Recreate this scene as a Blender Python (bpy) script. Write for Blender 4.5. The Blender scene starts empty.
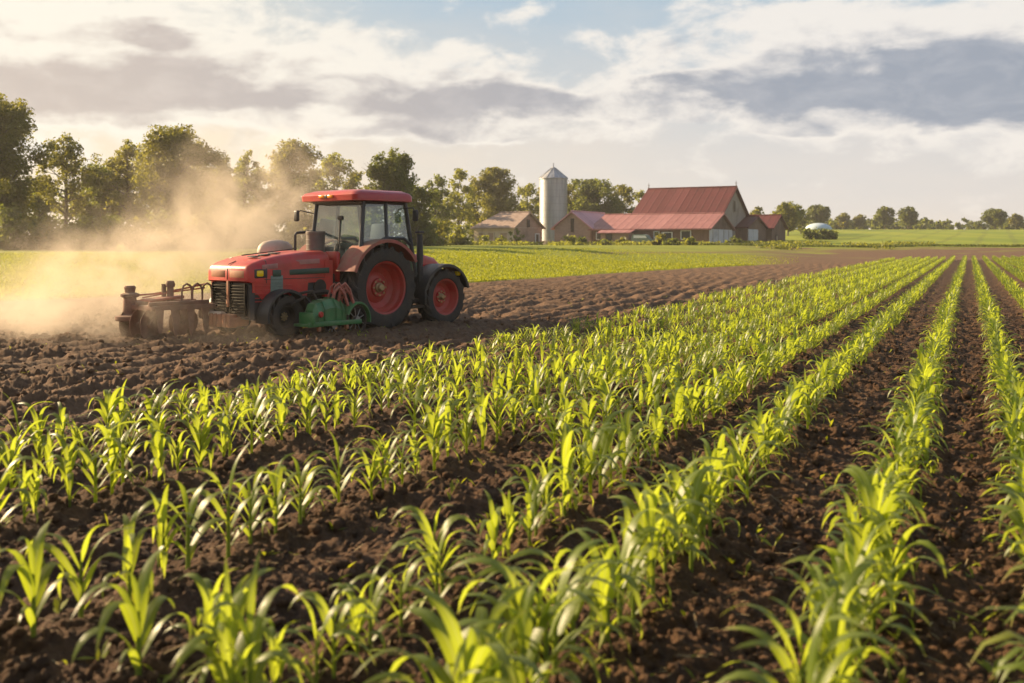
import bpy, bmesh, math, random
import numpy as np
from mathutils import Vector, Matrix

PI = math.pi
R = math.radians
rng = np.random.default_rng(7)
random.seed(7)
scene = bpy.context.scene
COL = scene.collection

# ------------------------------------------------------------------ camera
F, HZ, CAMH = 995.0, 242.0, 1.75
cam_data = bpy.data.cameras.new("camera")
cam = bpy.data.objects.new("camera", cam_data)
COL.objects.link(cam)
cam.location = (0, 0, CAMH)
cam.rotation_euler = (PI / 2, 0, 0)
cam_data.sensor_width = 36.0
cam_data.lens = F / 1024 * 36.0
cam_data.shift_y = -(341.5 - HZ) / 1024
cam_data.clip_start = 0.05
cam_data.clip_end = 6000
cam_data.dof.use_dof = True
cam_data.dof.focus_distance = 17.0
cam_data.dof.aperture_fstop = 1.9
scene.camera = cam

# ------------------------------------------------------------------ light
SUN_AZ, SUN_EL = R(-63), R(23)      # azimuth from +Y, negative to the left
sd = bpy.data.lights.new("sun", 'SUN')
sd.energy = 5.0
sd.angle = R(0.6)
sd.color = (1.0, 0.76, 0.47)
sun = bpy.data.objects.new("sun", sd)
COL.objects.link(sun)
sv = Vector((math.sin(SUN_AZ) * math.cos(SUN_EL), math.cos(SUN_AZ) * math.cos(SUN_EL), math.sin(SUN_EL)))
sun.rotation_euler = sv.to_track_quat('Z', 'Y').to_euler()
sun.location = (-60, 40, 60)

scene.view_settings.view_transform = 'Standard'
scene.view_settings.look = 'None'
scene.view_settings.exposure = 1.35
scene.view_settings.gamma = 1.0
scene.view_settings.use_curve_mapping = False
scene.cycles.use_denoising = True
scene.cycles.max_bounces = 8
scene.cycles.transparent_max_bounces = 24
scene.cycles.volume_bounces = 0
scene.cycles.volume_step_rate = 2.0
scene.cycles.volume_max_steps = 128
scene.cycles.sample_clamp_indirect = 6.0

# ------------------------------------------------------------------ node helpers
class NT:
    def __init__(s, tree):
        s.t = tree
    def n(s, typ, **kw):
        nd = s.t.nodes.new(typ)
        for k, v in kw.items():
            setattr(nd, k, v)
        return nd
    def put(s, sock, v):
        if hasattr(v, 'is_output'):
            s.t.links.new(v, sock)
        elif v is not None:
            sock.default_value = v
    def m(s, op, a, b=None, c=None, clamp=False):
        nd = s.n('ShaderNodeMath', operation=op)
        nd.use_clamp = clamp
        for i, v in enumerate((a, b, c)):
            if v is not None:
                s.put(nd.inputs[i], v)
        return nd.outputs[0]
    def ss(s, x, lo, hi):
        nd = s.n('ShaderNodeMapRange', interpolation_type='SMOOTHSTEP')
        s.put(nd.inputs[0], x); nd.inputs[1].default_value = lo; nd.inputs[2].default_value = hi
        return nd.outputs[0]
    def mr(s, x, lo, hi, a, b):
        nd = s.n('ShaderNodeMapRange')
        s.put(nd.inputs[0], x)
        for i, v in enumerate((lo, hi, a, b)):
            nd.inputs[i + 1].default_value = v
        return nd.outputs[0]
    def mix(s, f, a, b, blend='MIX'):
        nd = s.n('ShaderNodeMix', data_type='RGBA', blend_type=blend)
        s.put(nd.inputs[0], f)
        for i, v in ((6, a), (7, b)):
            s.put(nd.inputs[i], v if hasattr(v, 'is_output') else (*v, 1.0))
        return nd.outputs[2]
    def noise(s, vec, scale, detail=4, rough=0.55, dist=0.0):
        nd = s.n('ShaderNodeTexNoise')
        if vec is not None:
            s.put(nd.inputs['Vector'], vec)
        nd.inputs['Scale'].default_value = scale
        nd.inputs['Detail'].default_value = detail
        nd.inputs['Roughness'].default_value = rough
        nd.inputs['Distortion'].default_value = dist
        return nd.outputs[0]
    def comb(s, x, y, z):
        nd = s.n('ShaderNodeCombineXYZ')
        for i, v in enumerate((x, y, z)):
            s.put(nd.inputs[i], v)
        return nd.outputs[0]
    def scalev(s, vec, sc):
        nd = s.n('ShaderNodeVectorMath', operation='MULTIPLY')
        s.put(nd.inputs[0], vec); nd.inputs[1].default_value = sc
        return nd.outputs[0]

def srgb(r, g, b):
    f = lambda c: (c / 255 / 12.92) if c <= 10 else ((c / 255 + 0.055) / 1.055) ** 2.4
    return (f(r), f(g), f(b))

# ------------------------------------------------------------------ sky
def make_world():
    w = bpy.data.worlds.new("World")
    scene.world = w
    w.use_nodes = True
    t = NT(w.node_tree)
    w.node_tree.nodes.clear()
    out = t.n('ShaderNodeOutputWorld')
    bg = t.n('ShaderNodeBackground')
    S = 0.1
    bg.inputs[1].default_value = S
    t.t.links.new(bg.outputs[0], out.inputs[0])
    sky = t.n('ShaderNodeTexSky', sky_type='NISHITA')
    sky.sun_disc = False
    sky.sun_elevation = SUN_EL
    sky.sun_rotation = SUN_AZ
    sky.air_density = 1.0
    sky.dust_density = 2.0
    tc = t.n('ShaderNodeTexCoord').outputs['Generated']
    sep = t.n('ShaderNodeSeparateXYZ'); t.put(sep.inputs[0], tc)
    x, y, z = sep.outputs
    az = t.m('ARCTAN2', x, y)
    hyp = t.m('SQRT', t.m('ADD', t.m('MULTIPLY', x, x), t.m('MULTIPLY', y, y)))
    v = t.m('DIVIDE', z, t.m('MAXIMUM', hyp, 0.02))
    e = 1.0 / EXPO / S
    def C(r, g, b):
        c = srgb(r, g, b)
        return tuple(q * e for q in c)
    # warped coordinates, clouds flatten towards the horizon
    base = t.comb(az, t.m('MULTIPLY', v, 2.6), 0.0)
    wn = t.n('ShaderNodeTexNoise'); t.put(wn.inputs['Vector'], base)
    wn.inputs['Scale'].default_value = 11.0; wn.inputs['Detail'].default_value = 9.0
    ws = t.n('ShaderNodeSeparateColor'); t.put(ws.inputs[0], wn.outputs[1])
    wa = t.m('ADD', az, t.m('MULTIPLY', t.m('SUBTRACT', ws.outputs[0], 0.5), 0.16))
    wv = t.m('ADD', v, t.m('MULTIPLY', t.m('SUBTRACT', ws.outputs[1], 0.5), 0.055))
    def blobs(lst):
        acc = None
        for px, py, rx, ry, amp in lst:
            a0 = math.atan((px - 512) / F)
            v0 = (HZ - py) / F * math.cos(a0)
            da = t.m('MULTIPLY', t.m('SUBTRACT', wa, a0), F / rx)
            dv = t.m('MULTIPLY', t.m('SUBTRACT', wv, v0), F / ry)
            q = t.m('ADD', t.m('MULTIPLY', da, da), t.m('MULTIPLY', dv, dv))
            g = t.m('MULTIPLY', t.m('EXPONENT', t.m('MULTIPLY', q, -1.0)), amp)
            acc = g if acc is None else t.m('ADD', acc, g)
        return acc
    dark = blobs([(35, 86, 75, 20, .7), (185, 88, 115, 23, 1.0), (275, 100, 60, 11, .6), (158, 42, 50, 13, .9), (25, 34, 40, 9, .3),
                  (445, 100, 75, 20, .95), (545, 102, 60, 15, .8), (380, 126, 80, 9, .4), (500, 134, 80, 7, .4),
                  (745, 82, 75, 17, .85), (850, 98, 120, 20, 1.0), (975, 74, 90, 26, .95), (1040, 112, 90, 15, .8), (930, 58, 50, 11, .5), (680, 74, 36, 9, .4),
                  (830, 128, 110, 6, .3), (1200, 60, 180, 45, .9), (-260, 80, 180, 40, .9), (330, 74, 40, 8, .3), (480, 75, 560, 55, .10), (85, 26, 60, 14, .3), (255, 58, 60, 10, .3), (345, 30, 50, 10, .25), (700, 44, 60, 12, .3), (800, 58, 70, 10, .3), (900, 30, 70, 12, .35), (610, 118, 120, 8, .3), (160, 120, 160, 7, .3)])
    light = blobs([(430, 48, 90, 14, .55), (535, 12, 28, 12, .95), (700, 66, 70, 16, .75), (860, 60, 190, 44, .9), (800, 14, 110, 20, .7),
                   (950, 25, 150, 30, .8), (450, 98, 150, 28, .9), (170, 60, 260, 75, 1.0), (300, 110, 170, 30, .7), (690, 4, 40, 6, .7),
                   (560, 112, 130, 20, .5), (950, 120, 190, 30, .75), (30, 20, 200, 60, .8), (610, 42, 35, 8, .5), (1250, 60, 300, 90, .9), (-300, 80, 320, 90, .9)])
    def field(da, dv):
        a2 = t.m('ADD', az, da); v2 = t.m('ADD', v, dv)
        n = t.noise(t.comb(a2, t.m('MULTIPLY', v2, 1.75), 0.0), 12.0, 11, 0.60, 0.25)
        return t.m('MULTIPLY', t.m('SUBTRACT', n, 0.53), 2.5)
    n2 = t.noise(t.comb(az, t.m('MULTIPLY', v, 3.2), 3.7), 6.0, 7, 0.6)
    n3 = t.noise(t.comb(az, t.m('MULTIPLY', v, 2.0), 9.1), 20.0, 9, 0.6, 0.3)
    body = t.m('ADD', t.m('MULTIPLY', dark, 0.95), t.m('MULTIPLY', light, 0.42))
    D0 = t.m('ADD', body, field(0.0, 0.0))
    # the same cloud a little nearer the sun: what shades this point
    D1 = t.m('ADD', t.m('MULTIPLY', dark, 1.25), t.m('MULTIPLY', field(-0.010, 0.012), 0.85))
    ml = t.ss(D0, 0.08, 0.60)
    md = t.ss(D1, 0.24, 0.98)
    # clear sky with a pale veil that thickens to the horizon, warmer on the sun's side
    warm = t.ss(az, 0.35, -0.55)
    veil_c = t.mix(warm, C(226, 220, 215), C(249, 230, 203))
    vf = t.m('ADD', t.ss(v, 0.30, 0.02), t.m('MULTIPLY', t.m('SUBTRACT', n2, 0.5), 0.5), clamp=True)
    blue = t.mix(t.m('MULTIPLY', t.ss(v, 1.1, 0.35), 0.96), sky.outputs[0], C(172, 194, 210))
    base_c = t.mix(t.m('MULTIPLY', vf, 0.97), blue, veil_c)
    # glow of the veil round the sun
    dn = t.n('ShaderNodeVectorMath', operation='DOT_PRODUCT')
    t.put(dn.inputs[0], tc); dn.inputs[1].default_value = sv
    glow = t.ss(dn.outputs['Value'], 0.50, 1.0)
    base_c = t.mix(t.m('MULTIPLY', glow, 0.9), base_c, C(255, 240, 212))
    lit = t.mix(warm, C(246, 240, 233), C(255, 248, 234))
    c1 = t.mix(t.m('MULTIPLY', ml, 0.90), base_c, lit)
    shade = t.mix(warm, C(152, 162, 177), C(204, 192, 184))
    dim = t.mix(warm, C(186, 190, 198), C(222, 210, 200))
    c2 = t.mix(t.m('MULTIPLY', md, 0.95), c1, t.mix(t.mr(n3, 0.30, 0.56, 0.35, 1), dim, shade))
    # below the horizon
    gnd = t.ss(z, -0.01, -0.06)
    c3 = t.mix(gnd, c2, C(120, 105, 80))
    t.put(bg.inputs[0], c3)

EXPO = 2 ** scene.view_settings.exposure
make_world()

# ------------------------------------------------------------------ materials
def new_mat(name):
    m = bpy.data.materials.new(name)
    m.use_nodes = True
    m.node_tree.nodes.clear()
    t = NT(m.node_tree)
    o = t.n('ShaderNodeOutputMaterial')
    return m, t, o

def principled(t, col, rough=0.6, metal=0.0, spec=0.5, coat=0.0, normal=None):
    p = t.n('ShaderNodeBsdfPrincipled')
    t.put(p.inputs['Base Color'], col if hasattr(col, 'is_output') else (*col, 1.0))
    t.put(p.inputs['Roughness'], rough)
    t.put(p.inputs['Metallic'], metal)
    t.put(p.inputs['Specular IOR Level'], spec)
    t.put(p.inputs['Coat Weight'], coat)
    if normal is not None:
        t.put(p.inputs['Normal'], normal)
    return p.outputs[0]

def bump(t, h, strength=0.4, dist=0.02):
    b = t.n('ShaderNodeBump')
    b.inputs['Strength'].default_value = strength
    b.inputs['Distance'].default_value = dist
    t.put(b.inputs['Height'], h)
    return b.outputs[0]

def simple(name, col, rough=0.55, metal=0.0, var=0.25, scale=6.0, dust=0.0, dust_col=(0.30, 0.20, 0.12), bmp=0.15, coat=0.0, spec=0.5, updust=True):
    """paint, rubber, metal: noise-mottled colour with a film of soil dust lying mostly on upward faces"""
    m, t, o = new_mat(name)
    oc = t.n('ShaderNodeTexCoord').outputs['Object']
    n = t.noise(oc, scale, 6, 0.6)
    fine = t.noise(oc, scale * 9, 3, 0.6)
    c = t.mix(t.mr(n, 0.3, 0.7, 0, 1), tuple(q * (1 - var) for q in col), tuple(min(1, q * (1 + var)) for q in col))
    r = t.mr(fine, 0.3, 0.7, max(0.05, rough - 0.08), min(1, rough + 0.12))
    if dust > 0:
        g = t.n('ShaderNodeNewGeometry')
        s = t.n('ShaderNodeSeparateXYZ'); t.put(s.inputs[0], g.outputs['Normal'])
        up = t.mr(s.outputs[2], -0.3, 1.0, 0.25, 1.0) if updust else 0.7
        dn = t.mr(t.noise(oc, scale * 0.7, 8, 0.7), 0.32, 0.68, 0.0, 1.6)
        f = t.m('MULTIPLY', t.m('MULTIPLY', dn, up), dust, clamp=True)
        c = t.mix(f, c, dust_col)
        r = t.m('ADD', r, t.m('MULTIPLY', f, 0.4), clamp=True)
    t.put(o.inputs[0], principled(t, c, r, metal, spec, coat, bump(t, fine, bmp, 0.01)))
    return m

def leaf_mat(name, c1, c2, trans, tmix=0.45, rough=0.42, scale=3.0, rib=False, spec=0.4):
    m, t, o = new_mat(name)
    oc = t.n('ShaderNodeTexCoord').outputs['Object']
    g = t.n('ShaderNodeNewGeometry')
    ri = g.outputs['Random Per Island']
    n = t.noise(oc, scale, 3, 0.6)
    f = t.m('ADD', t.m('MULTIPLY', n, 0.5), t.m('MULTIPLY', ri, 0.5))
    f = t.mr(f, 0.25, 0.75, 0, 1)
    c = t.mix(f, c1, c2)
    tr = t.mix(f, tuple(q * 0.8 for q in trans), tuple(min(1, q * 1.15) for q in trans))
    if rib:
        at = t.n('ShaderNodeAttribute', attribute_name='across')
        a = t.m('ABSOLUTE', at.outputs['Fac'])
        rf = t.m('MULTIPLY', t.ss(a, 0.22, 0.02), 0.55)
        c = t.mix(rf, c, (0.30, 0.36, 0.12))
        tr = t.mix(t.m('MULTIPLY', rf, 0.7), tr, (0.55, 0.6, 0.2))
        st = t.n('ShaderNodeTexWave'); st.inputs['Scale'].default_value = 3.0
        t.put(st.inputs['Vector'], t.comb(at.outputs['Fac'], 0.0, 0.0))
        nm = bump(t, st.outputs['Fac'], 0.12, 0.003)
        al = t.n('ShaderNodeAttribute', attribute_name='along').outputs['Fac']
        dry = t.m('MULTIPLY', t.ss(t.m('ADD', al, t.m('MULTIPLY', t.m('SUBTRACT', t.noise(oc, 40.0, 3, 0.6), 0.5), 0.35)), 0.86, 1.0), t.ss(ri, 0.35, 0.8))
        old = t.m('MULTIPLY', t.ss(ri, 0.80, 0.96), 0.5)
        c = t.mix(old, c, (0.20, 0.19, 0.03))
        c = t.mix(dry, c, (0.30, 0.21, 0.08)); tr = t.mix(dry, tr, (0.35, 0.25, 0.09))
    else:
        nm = None
    p = principled(t, c, rough, 0, spec, 0, nm)
    tl = t.n('ShaderNodeBsdfTranslucent')
    t.put(tl.inputs[0], tr)
    mx = t.n('ShaderNodeMixShader')
    mx.inputs[0].default_value = tmix
    t.t.links.new(p, mx.inputs[1]); t.t.links.new(tl.outputs[0], mx.inputs[2])
    t.put(o.inputs[0], mx.outputs[0])
    return m

def glass_mat(name, tint, refl=0.12, alpha=0.25, acol=(0.25, 0.35, 0.38)):
    """thin tinted pane with a dusty film"""
    m, t, o = new_mat(name)
    tr = t.n('ShaderNodeBsdfTransparent'); tr.inputs[0].default_value = (*tint, 1)
    gl = t.n('ShaderNodeBsdfGlossy'); gl.inputs['Roughness'].default_value = 0.04
    df = t.n('ShaderNodeBsdfDiffuse'); df.inputs[0].default_value = (*acol, 1)
    oc = t.n('ShaderNodeTexCoord').outputs['Object']
    nz = t.mr(t.noise(oc, 2.2, 6, 0.65), 0.35, 0.7, alpha * 0.4, alpha * 1.6)
    m1 = t.n('ShaderNodeMixShader'); t.put(m1.inputs[0], nz)
    t.t.links.new(tr.outputs[0], m1.inputs[1]); t.t.links.new(df.outputs[0], m1.inputs[2])
    fr = t.n('ShaderNodeFresnel'); fr.inputs[0].default_value = 1.5
    m2 = t.n('ShaderNodeMixShader'); t.put(m2.inputs[0], t.m('ADD', fr.outputs[0], refl, clamp=True))
    t.t.links.new(m1.outputs[0], m2.inputs[1]); t.t.links.new(gl.outputs[0], m2.inputs[2])
    t.put(o.inputs[0], m2.outputs[0])
    return m

M = {}
M['red'] = simple('red_paint', (0.46, 0.010, 0.006), 0.36, 0, 0.24, 4, dust=0.24, coat=0.12)
M['red_roof'] = simple('red_cab_paint', (0.40, 0.010, 0.008), 0.36, 0, 0.15, 3, dust=0.16, coat=0.3)
M['faded'] = simple('faded_red_paint', (0.33, 0.055, 0.04), 0.5, 0, 0.25, 3, dust=0.75)
M['rim'] = simple('red_rim_paint', (0.42, 0.012, 0.010), 0.42, 0, 0.2, 4, dust=0.3, updust=False)
M['tyre'] = simple('tyre_rubber', (0.022, 0.020, 0.018), 0.75, 0, 0.3, 5, dust=0.45, dust_col=(0.15, 0.092, 0.055), bmp=0.5)
M['black'] = simple('black_plastic', (0.016, 0.016, 0.018), 0.42, 0, 0.25, 4, dust=0.22, dust_col=(0.2, 0.14, 0.09))
M['frame'] = simple('dark_cab_frame', (0.018, 0.021, 0.026), 0.35, 0, 0.2, 4, dust=0.08)
M['grille'] = simple('dark_grille', (0.016, 0.014, 0.010), 0.85, 0, 0.3, 6, dust=0.15, dust_col=(0.20, 0.13, 0.07), spec=0.15)
M['grease'] = simple('greasy_iron', (0.035, 0.030, 0.026), 0.55, 0.5, 0.4, 6, dust=0.4, dust_col=(0.16, 0.10, 0.06))
M['steel'] = simple('worn_steel', (0.30, 0.28, 0.26), 0.38, 0.8, 0.3, 6, dust=0.3)
M['canister'] = simple('grey_canister', (0.125, 0.105, 0.085), 0.55, 0.1, 0.2, 5, dust=0.3)
M['tan'] = simple('tan_tank', (0.50, 0.38, 0.28), 0.5, 0, 0.15, 4, dust=0.3)
M['green'] = simple('green_paint', (0.018, 0.145, 0.034), 0.40, 0, 0.25, 5, dust=0.34, coat=0.15)
M['greenstripe'] = simple('dark_green_stripe', (0.010, 0.045, 0.030), 0.35, 0, 0.15, 5, dust=0.1)
M['greygreen'] = simple('grey_green_panel', (0.12, 0.17, 0.14), 0.5, 0, 0.25, 7, dust=0.25)
M['decal'] = simple('worn_pale_decal', (0.42, 0.16, 0.14), 0.5, 0, 0.3, 9, dust=0.4)
M['amber'] = simple('amber_lens', (0.85, 0.28, 0.01), 0.2, 0, 0.1, 9)
M['yellow'] = simple('yellow_lens', (0.85, 0.58, 0.01), 0.2, 0, 0.1, 9)
M['orange'] = simple('orange_rust_paint', (0.34, 0.11, 0.04), 0.55, 0, 0.3, 6, dust=0.5)
M['hose'] = simple('red_brown_hose', (0.36, 0.09, 0.06), 0.6, 0, 0.4, 14, dust=0.4)
M['brass'] = simple('brass_hub', (0.40, 0.27, 0.13), 0.4, 0.6, 0.2, 8, dust=0.3)
M['seat'] = simple('dark_seat', (0.03, 0.035, 0.045), 0.7, 0, 0.2, 6)
M['bottle'] = simple('brown_bottle', (0.09, 0.03, 0.008), 0.25, 0, 0.2, 6)
M['rusty'] = simple('dusty_rusty_iron', (0.17, 0.07, 0.045), 0.7, 0.1, 0.4, 5, dust=0.7, dust_col=(0.30, 0.21, 0.14))
M['glass'] = glass_mat('cab_glass', (0.80, 0.92, 0.93), 0.12, 0.09, (0.40, 0.52, 0.54))
M['corn'] = leaf_mat('corn_leaf', (0.075, 0.120, 0.011), (0.15, 0.180, 0.022), (0.49, 0.57, 0.033), 0.50, 0.40, 3, rib=True, spec=0.5)
M['stalk'] = leaf_mat('corn_stalk', (0.11, 0.16, 0.02), (0.19, 0.24, 0.035), (0.40, 0.46, 0.05), 0.25, 0.4, 8)
M['meadow'] = leaf_mat('meadow_leaf', (0.14, 0.175, 0.009), (0.23, 0.245, 0.014), (0.50, 0.51, 0.025), 0.38, 0.6, 0.3)
M['tree_a'] = leaf_mat('tree_leaf_olive', (0.044, 0.054, 0.008), (0.090, 0.096, 0.013), (0.34, 0.32, 0.03), 0.42, 0.6, 0.35)
M['tree_b'] = leaf_mat('tree_leaf_green', (0.033, 0.049, 0.008), (0.070, 0.088, 0.012), (0.26, 0.29, 0.03), 0.40, 0.6, 0.35)
M['tree_c'] = leaf_mat('tree_leaf_yellowgreen', (0.060, 0.074, 0.009), (0.11, 0.122, 0.014), (0.40, 0.40, 0.035), 0.44, 0.6, 0.35)
M['bark'] = simple('bark', (0.075, 0.055, 0.038), 0.9, 0, 0.35, 4, bmp=0.6)

def soil_mat():
    m, t, o = new_mat('field_ground')
    g = t.n('ShaderNodeNewGeometry').outputs['Position']
    at = t.n('ShaderNodeAttribute', attribute_name='zone')
    sp = t.n('ShaderNodeSeparateColor'); t.put(sp.inputs[0], at.outputs['Color'])
    gr, far, dry = sp.outputs
    n1 = t.noise(g, 0.55, 6, 0.6)
    n2 = t.noise(g, 7.0, 8, 0.68)
    n3 = t.noise(g, 45.0, 5, 0.7)
    soil = t.mix(t.mr(n2, 0.33, 0.68, 0, 1), (0.034, 0.0168, 0.0078), (0.128, 0.068, 0.034))
    soil = t.mix(t.mr(n3, 0.45, 0.8, 0, 0.5), soil, (0.19, 0.098, 0.046))
    dryc = t.mix(t.mr(n2, 0.3, 0.7, 0, 1), (0.074, 0.038, 0.018), (0.195, 0.110, 0.057))
    soil = t.mix(t.m('MULTIPLY', dry, t.mr(n1, 0.3, 0.7, 0.6, 1.0)), soil, dryc)
    # straw crumbs
    vo = t.n('ShaderNodeTexVoronoi'); vo.inputs['Scale'].default_value = 26.0
    t.put(vo.inputs['Vector'], g)
    soil = t.mix(t.m('MULTIPLY', t.ss(vo.outputs['Distance'], 0.13, 0.05), 0.4), soil, (0.26, 0.19, 0.10))
    # meadow
    ng = t.noise(t.scalev(g, (0.35, 1.0, 1.0)), 0.22, 6, 0.6)
    grass = t.mix(t.mr(ng, 0.35, 0.65, 0, 1), (0.16, 0.185, 0.008), (0.25, 0.26, 0.016))
    grass = t.mix(t.mr(t.noise(g, 2.5, 6, 0.7), 0.4, 0.75, 0, 0.6), grass, (0.09, 0.125, 0.010))
    # far hillside fields with drill lines and bare tracks
    farb = t.mix(t.mr(t.noise(t.scalev(g, (0.06, 0.02, 0.0)), 1.0, 3, 0.5), 0.4, 0.6, 0, 1), (0.14, 0.185, 0.008), (0.22, 0.245, 0.014))
    wv = t.n('ShaderNodeTexWave', wave_type='BANDS', bands_direction='X')
    wv.inputs['Scale'].default_value = 0.055; wv.inputs['Distortion'].default_value = 1.2; wv.inputs['Detail'].default_value = 1.0
    rot = t.n('ShaderNodeVectorRotate', rotation_type='Z_AXIS'); rot.inputs['Angle'].default_value = R(26)
    t.put(rot.inputs['Vector'], g); t.put(wv.inputs['Vector'], rot.outputs[0])
    farb = t.mix(t.m('MULTIPLY', t.ss(wv.outputs['Fac'], 0.86, 0.98), t.mr(n1, 0.35, 0.65, 0.0, 0.55)), farb, (0.075, 0.075, 0.02))
    c = t.mix(t.m('ADD', gr, t.m('MULTIPLY', t.m('SUBTRACT', t.noise(g, 1.5, 5, 0.7), 0.5), t.m('MULTIPLY', t.m('MULTIPLY', gr, t.m('SUBTRACT', 1.0, gr)), 3.0)), clamp=True), soil, grass)
    c = t.mix(far, c, farb)
    h = t.m('ADD', t.m('MULTIPLY', n2, 0.9), t.m('MULTIPLY', n3, 0.55))
    t.put(o.inputs[0], principled(t, c, 0.92, 0, 0.25, 0, bump(t, h, 0.9, 0.05)))
    return m
M['soil'] = soil_mat()
M['straw'] = simple('dry_straw', (0.36, 0.26, 0.13), 0.8, 0, 0.3, 3)

# ------------------------------------------------------------------ mesh helpers
def tag(o, label=None, cat=None, group=None, kind=None):
    if label: o['label'] = label
    if cat: o['category'] = cat
    if group: o['group'] = group
    if kind: o['kind'] = kind
    return o

def empty(name, loc=(0, 0, 0), rz=0.0, parent=None):
    o = bpy.data.objects.new(name, None)
    o.empty_display_size = 0.3
    COL.objects.link(o)
    o.location = loc
    o.rotation_euler = (0, 0, rz)
    if parent: o.parent = parent
    return o

def link_mesh(name, me, parent=None, loc=None):
    o = bpy.data.objects.new(name, me)
    COL.objects.link(o)
    if parent: o.parent = parent
    if loc is not None: o.location = loc
    return o

def np_mesh(name, V, Q, mat, smooth=True, attrs=None, colattr=None):
    """fast mesh from vertex array and quad (or tri) array"""
    me = bpy.data.meshes.new(name)
    V = np.asarray(V, np.float32); Q = np.asarray(Q, np.int32)
    k = Q.shape[1]
    me.vertices.add(len(V)); me.vertices.foreach_set('co', V.ravel())
    me.loops.add(Q.size); me.loops.foreach_set('vertex_index', Q.ravel())
    me.polygons.add(len(Q)); me.polygons.foreach_set('loop_start', np.arange(0, Q.size, k, dtype=np.int32))
    me.update(calc_edges=True)
    if smooth: me.polygons.foreach_set('use_smooth', np.ones(len(Q), bool))
    for an, arr in (attrs or {}).items():
        a = me.attributes.new(an, 'FLOAT', 'POINT'); a.data.foreach_set('value', np.asarray(arr, np.float32))
    for an, arr in (colattr or {}).items():
        a = me.color_attributes.new(an, 'FLOAT_COLOR', 'POINT'); a.data.foreach_set('color', np.asarray(arr, np.float32).ravel())
    me.materials.append(mat)
    me.update()
    return me

class MB:
    def __init__(s):
        s.v, s.f = [], []
    def add(s, vs, fs, mat=None):
        b = len(s.v)
        for p in vs:
            p = Vector(p)
            s.v.append(tuple(mat @ p) if mat else tuple(p))
        for f in fs: s.f.append([b + i for i in f])
        return s
    def bmadd(s, bm, mat=None):
        bm.verts.index_update()
        s.add([v.co.copy() for v in bm.verts], [[v.index for v in f.verts] for f in bm.faces], mat)
        bm.free()
        return s
    def box(s, c, d, bev=0.0, rot=None, seg=2, taper=None):
        bm = bmesh.new()
        bmesh.ops.create_cube(bm, size=1.0)
        for v in bm.verts:
            if taper and v.co.z > 0: v.co.x *= taper[0]; v.co.y *= taper[1]
            v.co.x *= d[0]; v.co.y *= d[1]; v.co.z *= d[2]
        if bev > 0:
            bmesh.ops.bevel(bm, geom=bm.edges[:], offset=bev, segments=seg, profile=0.5, affect='EDGES')
        m = Matrix.Translation(c)
        if rot: m = m @ rot
        return s.bmadd(bm, m)
    def tube(s, pts, r, n=10, cap=True):
        pts = [Vector(p) for p in pts]
        rs = r if isinstance(r, (list, tuple)) else [r] * len(pts)
        vs, fs = [], []
        up = None
        for i, p in enumerate(pts):
            d = (pts[min(i + 1, len(pts) - 1)] - pts[max(i - 1, 0)]).normalized()
            if up is None:
                up = Vector((0, 0, 1)) if abs(d.z) < 0.9 else Vector((1, 0, 0))
            a = d.cross(up).normalized(); b = a.cross(d).normalized(); up = b
            for k in range(n):
                t = 2 * PI * k / n
                vs.append(p + (a * math.cos(t) + b * math.sin(t)) * rs[i])
        for i in range(len(pts) - 1):
            for k in range(n):
                fs.append([i * n + k, i * n + (k + 1) % n, (i + 1) * n + (k + 1) % n, (i + 1) * n + k])
        if cap:
            fs.append(list(range(n))[::-1]); fs.append([(len(pts) - 1) * n + k for k in range(n)])
        return s.add(vs, fs)
    def lathe(s, prof, n=32, mat=None, a0=0.0, a1=2 * PI, closed=False):
        """profile of (radius, height) round Z; mat places it"""
        full = abs(a1 - a0 - 2 * PI) < 1e-6
        m = n if full else n + 1
        vs, fs = [], []
        for r_, h in prof:
            for k in range(m):
                t = a0 + (a1 - a0) * k / n
                vs.append((r_ * math.cos(t), r_ * math.sin(t), h))
        P = len(prof)
        for i in range(P if closed else P - 1):
            j = (i + 1) % P
            for k in range(n):
                k2 = (k + 1) % m
                fs.append([i * m + k, i * m + k2, j * m + k2, j * m + k])
        return s.add(vs, fs, mat)
    def prism(s, poly, z0, z1, mat=None):
        """poly in local XY pushed along Z from z0 to z1"""
        n = len(poly)
        vs = [(x, y, z0) for x, y in poly] + [(x, y, z1) for x, y in poly]
        fs = [list(range(n))[::-1], list(range(n, 2 * n))]
        for k in range(n):
            fs.append([k, (k + 1) % n, n + (k + 1) % n, n + k])
        return s.add(vs, fs, mat)
    def loft(s, rings, cap=True):
        n = len(rings[0])
        vs = [p for r_ in rings for p in r_]
        fs = []
        for i in range(len(rings) - 1):
            for k in range(n):
                fs.append([i * n + k, i * n + (k + 1) % n, (i + 1) * n + (k + 1) % n, (i + 1) * n + k])
        if cap:
            fs.append(list(range(n))[::-1]); fs.append([(len(rings) - 1) * n + k for k in range(n)])
        return s.add(vs, fs)
    def build(s, name, mat, parent=None, ang=35, loc=None):
        me = bpy.data.meshes.new(name)
        me.from_pydata(s.v, [], s.f)
        me.update()
        bm = bmesh.new(); bm.from_mesh(me)
        bmesh.ops.recalc_face_normals(bm, faces=bm.faces)
        bm.to_mesh(me); bm.free()
        for p in me.polygons: p.use_smooth = True
        me.set_sharp_from_angle(angle=R(ang))
        me.materials.append(mat)
        return link_mesh(name, me, parent, loc)

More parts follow.
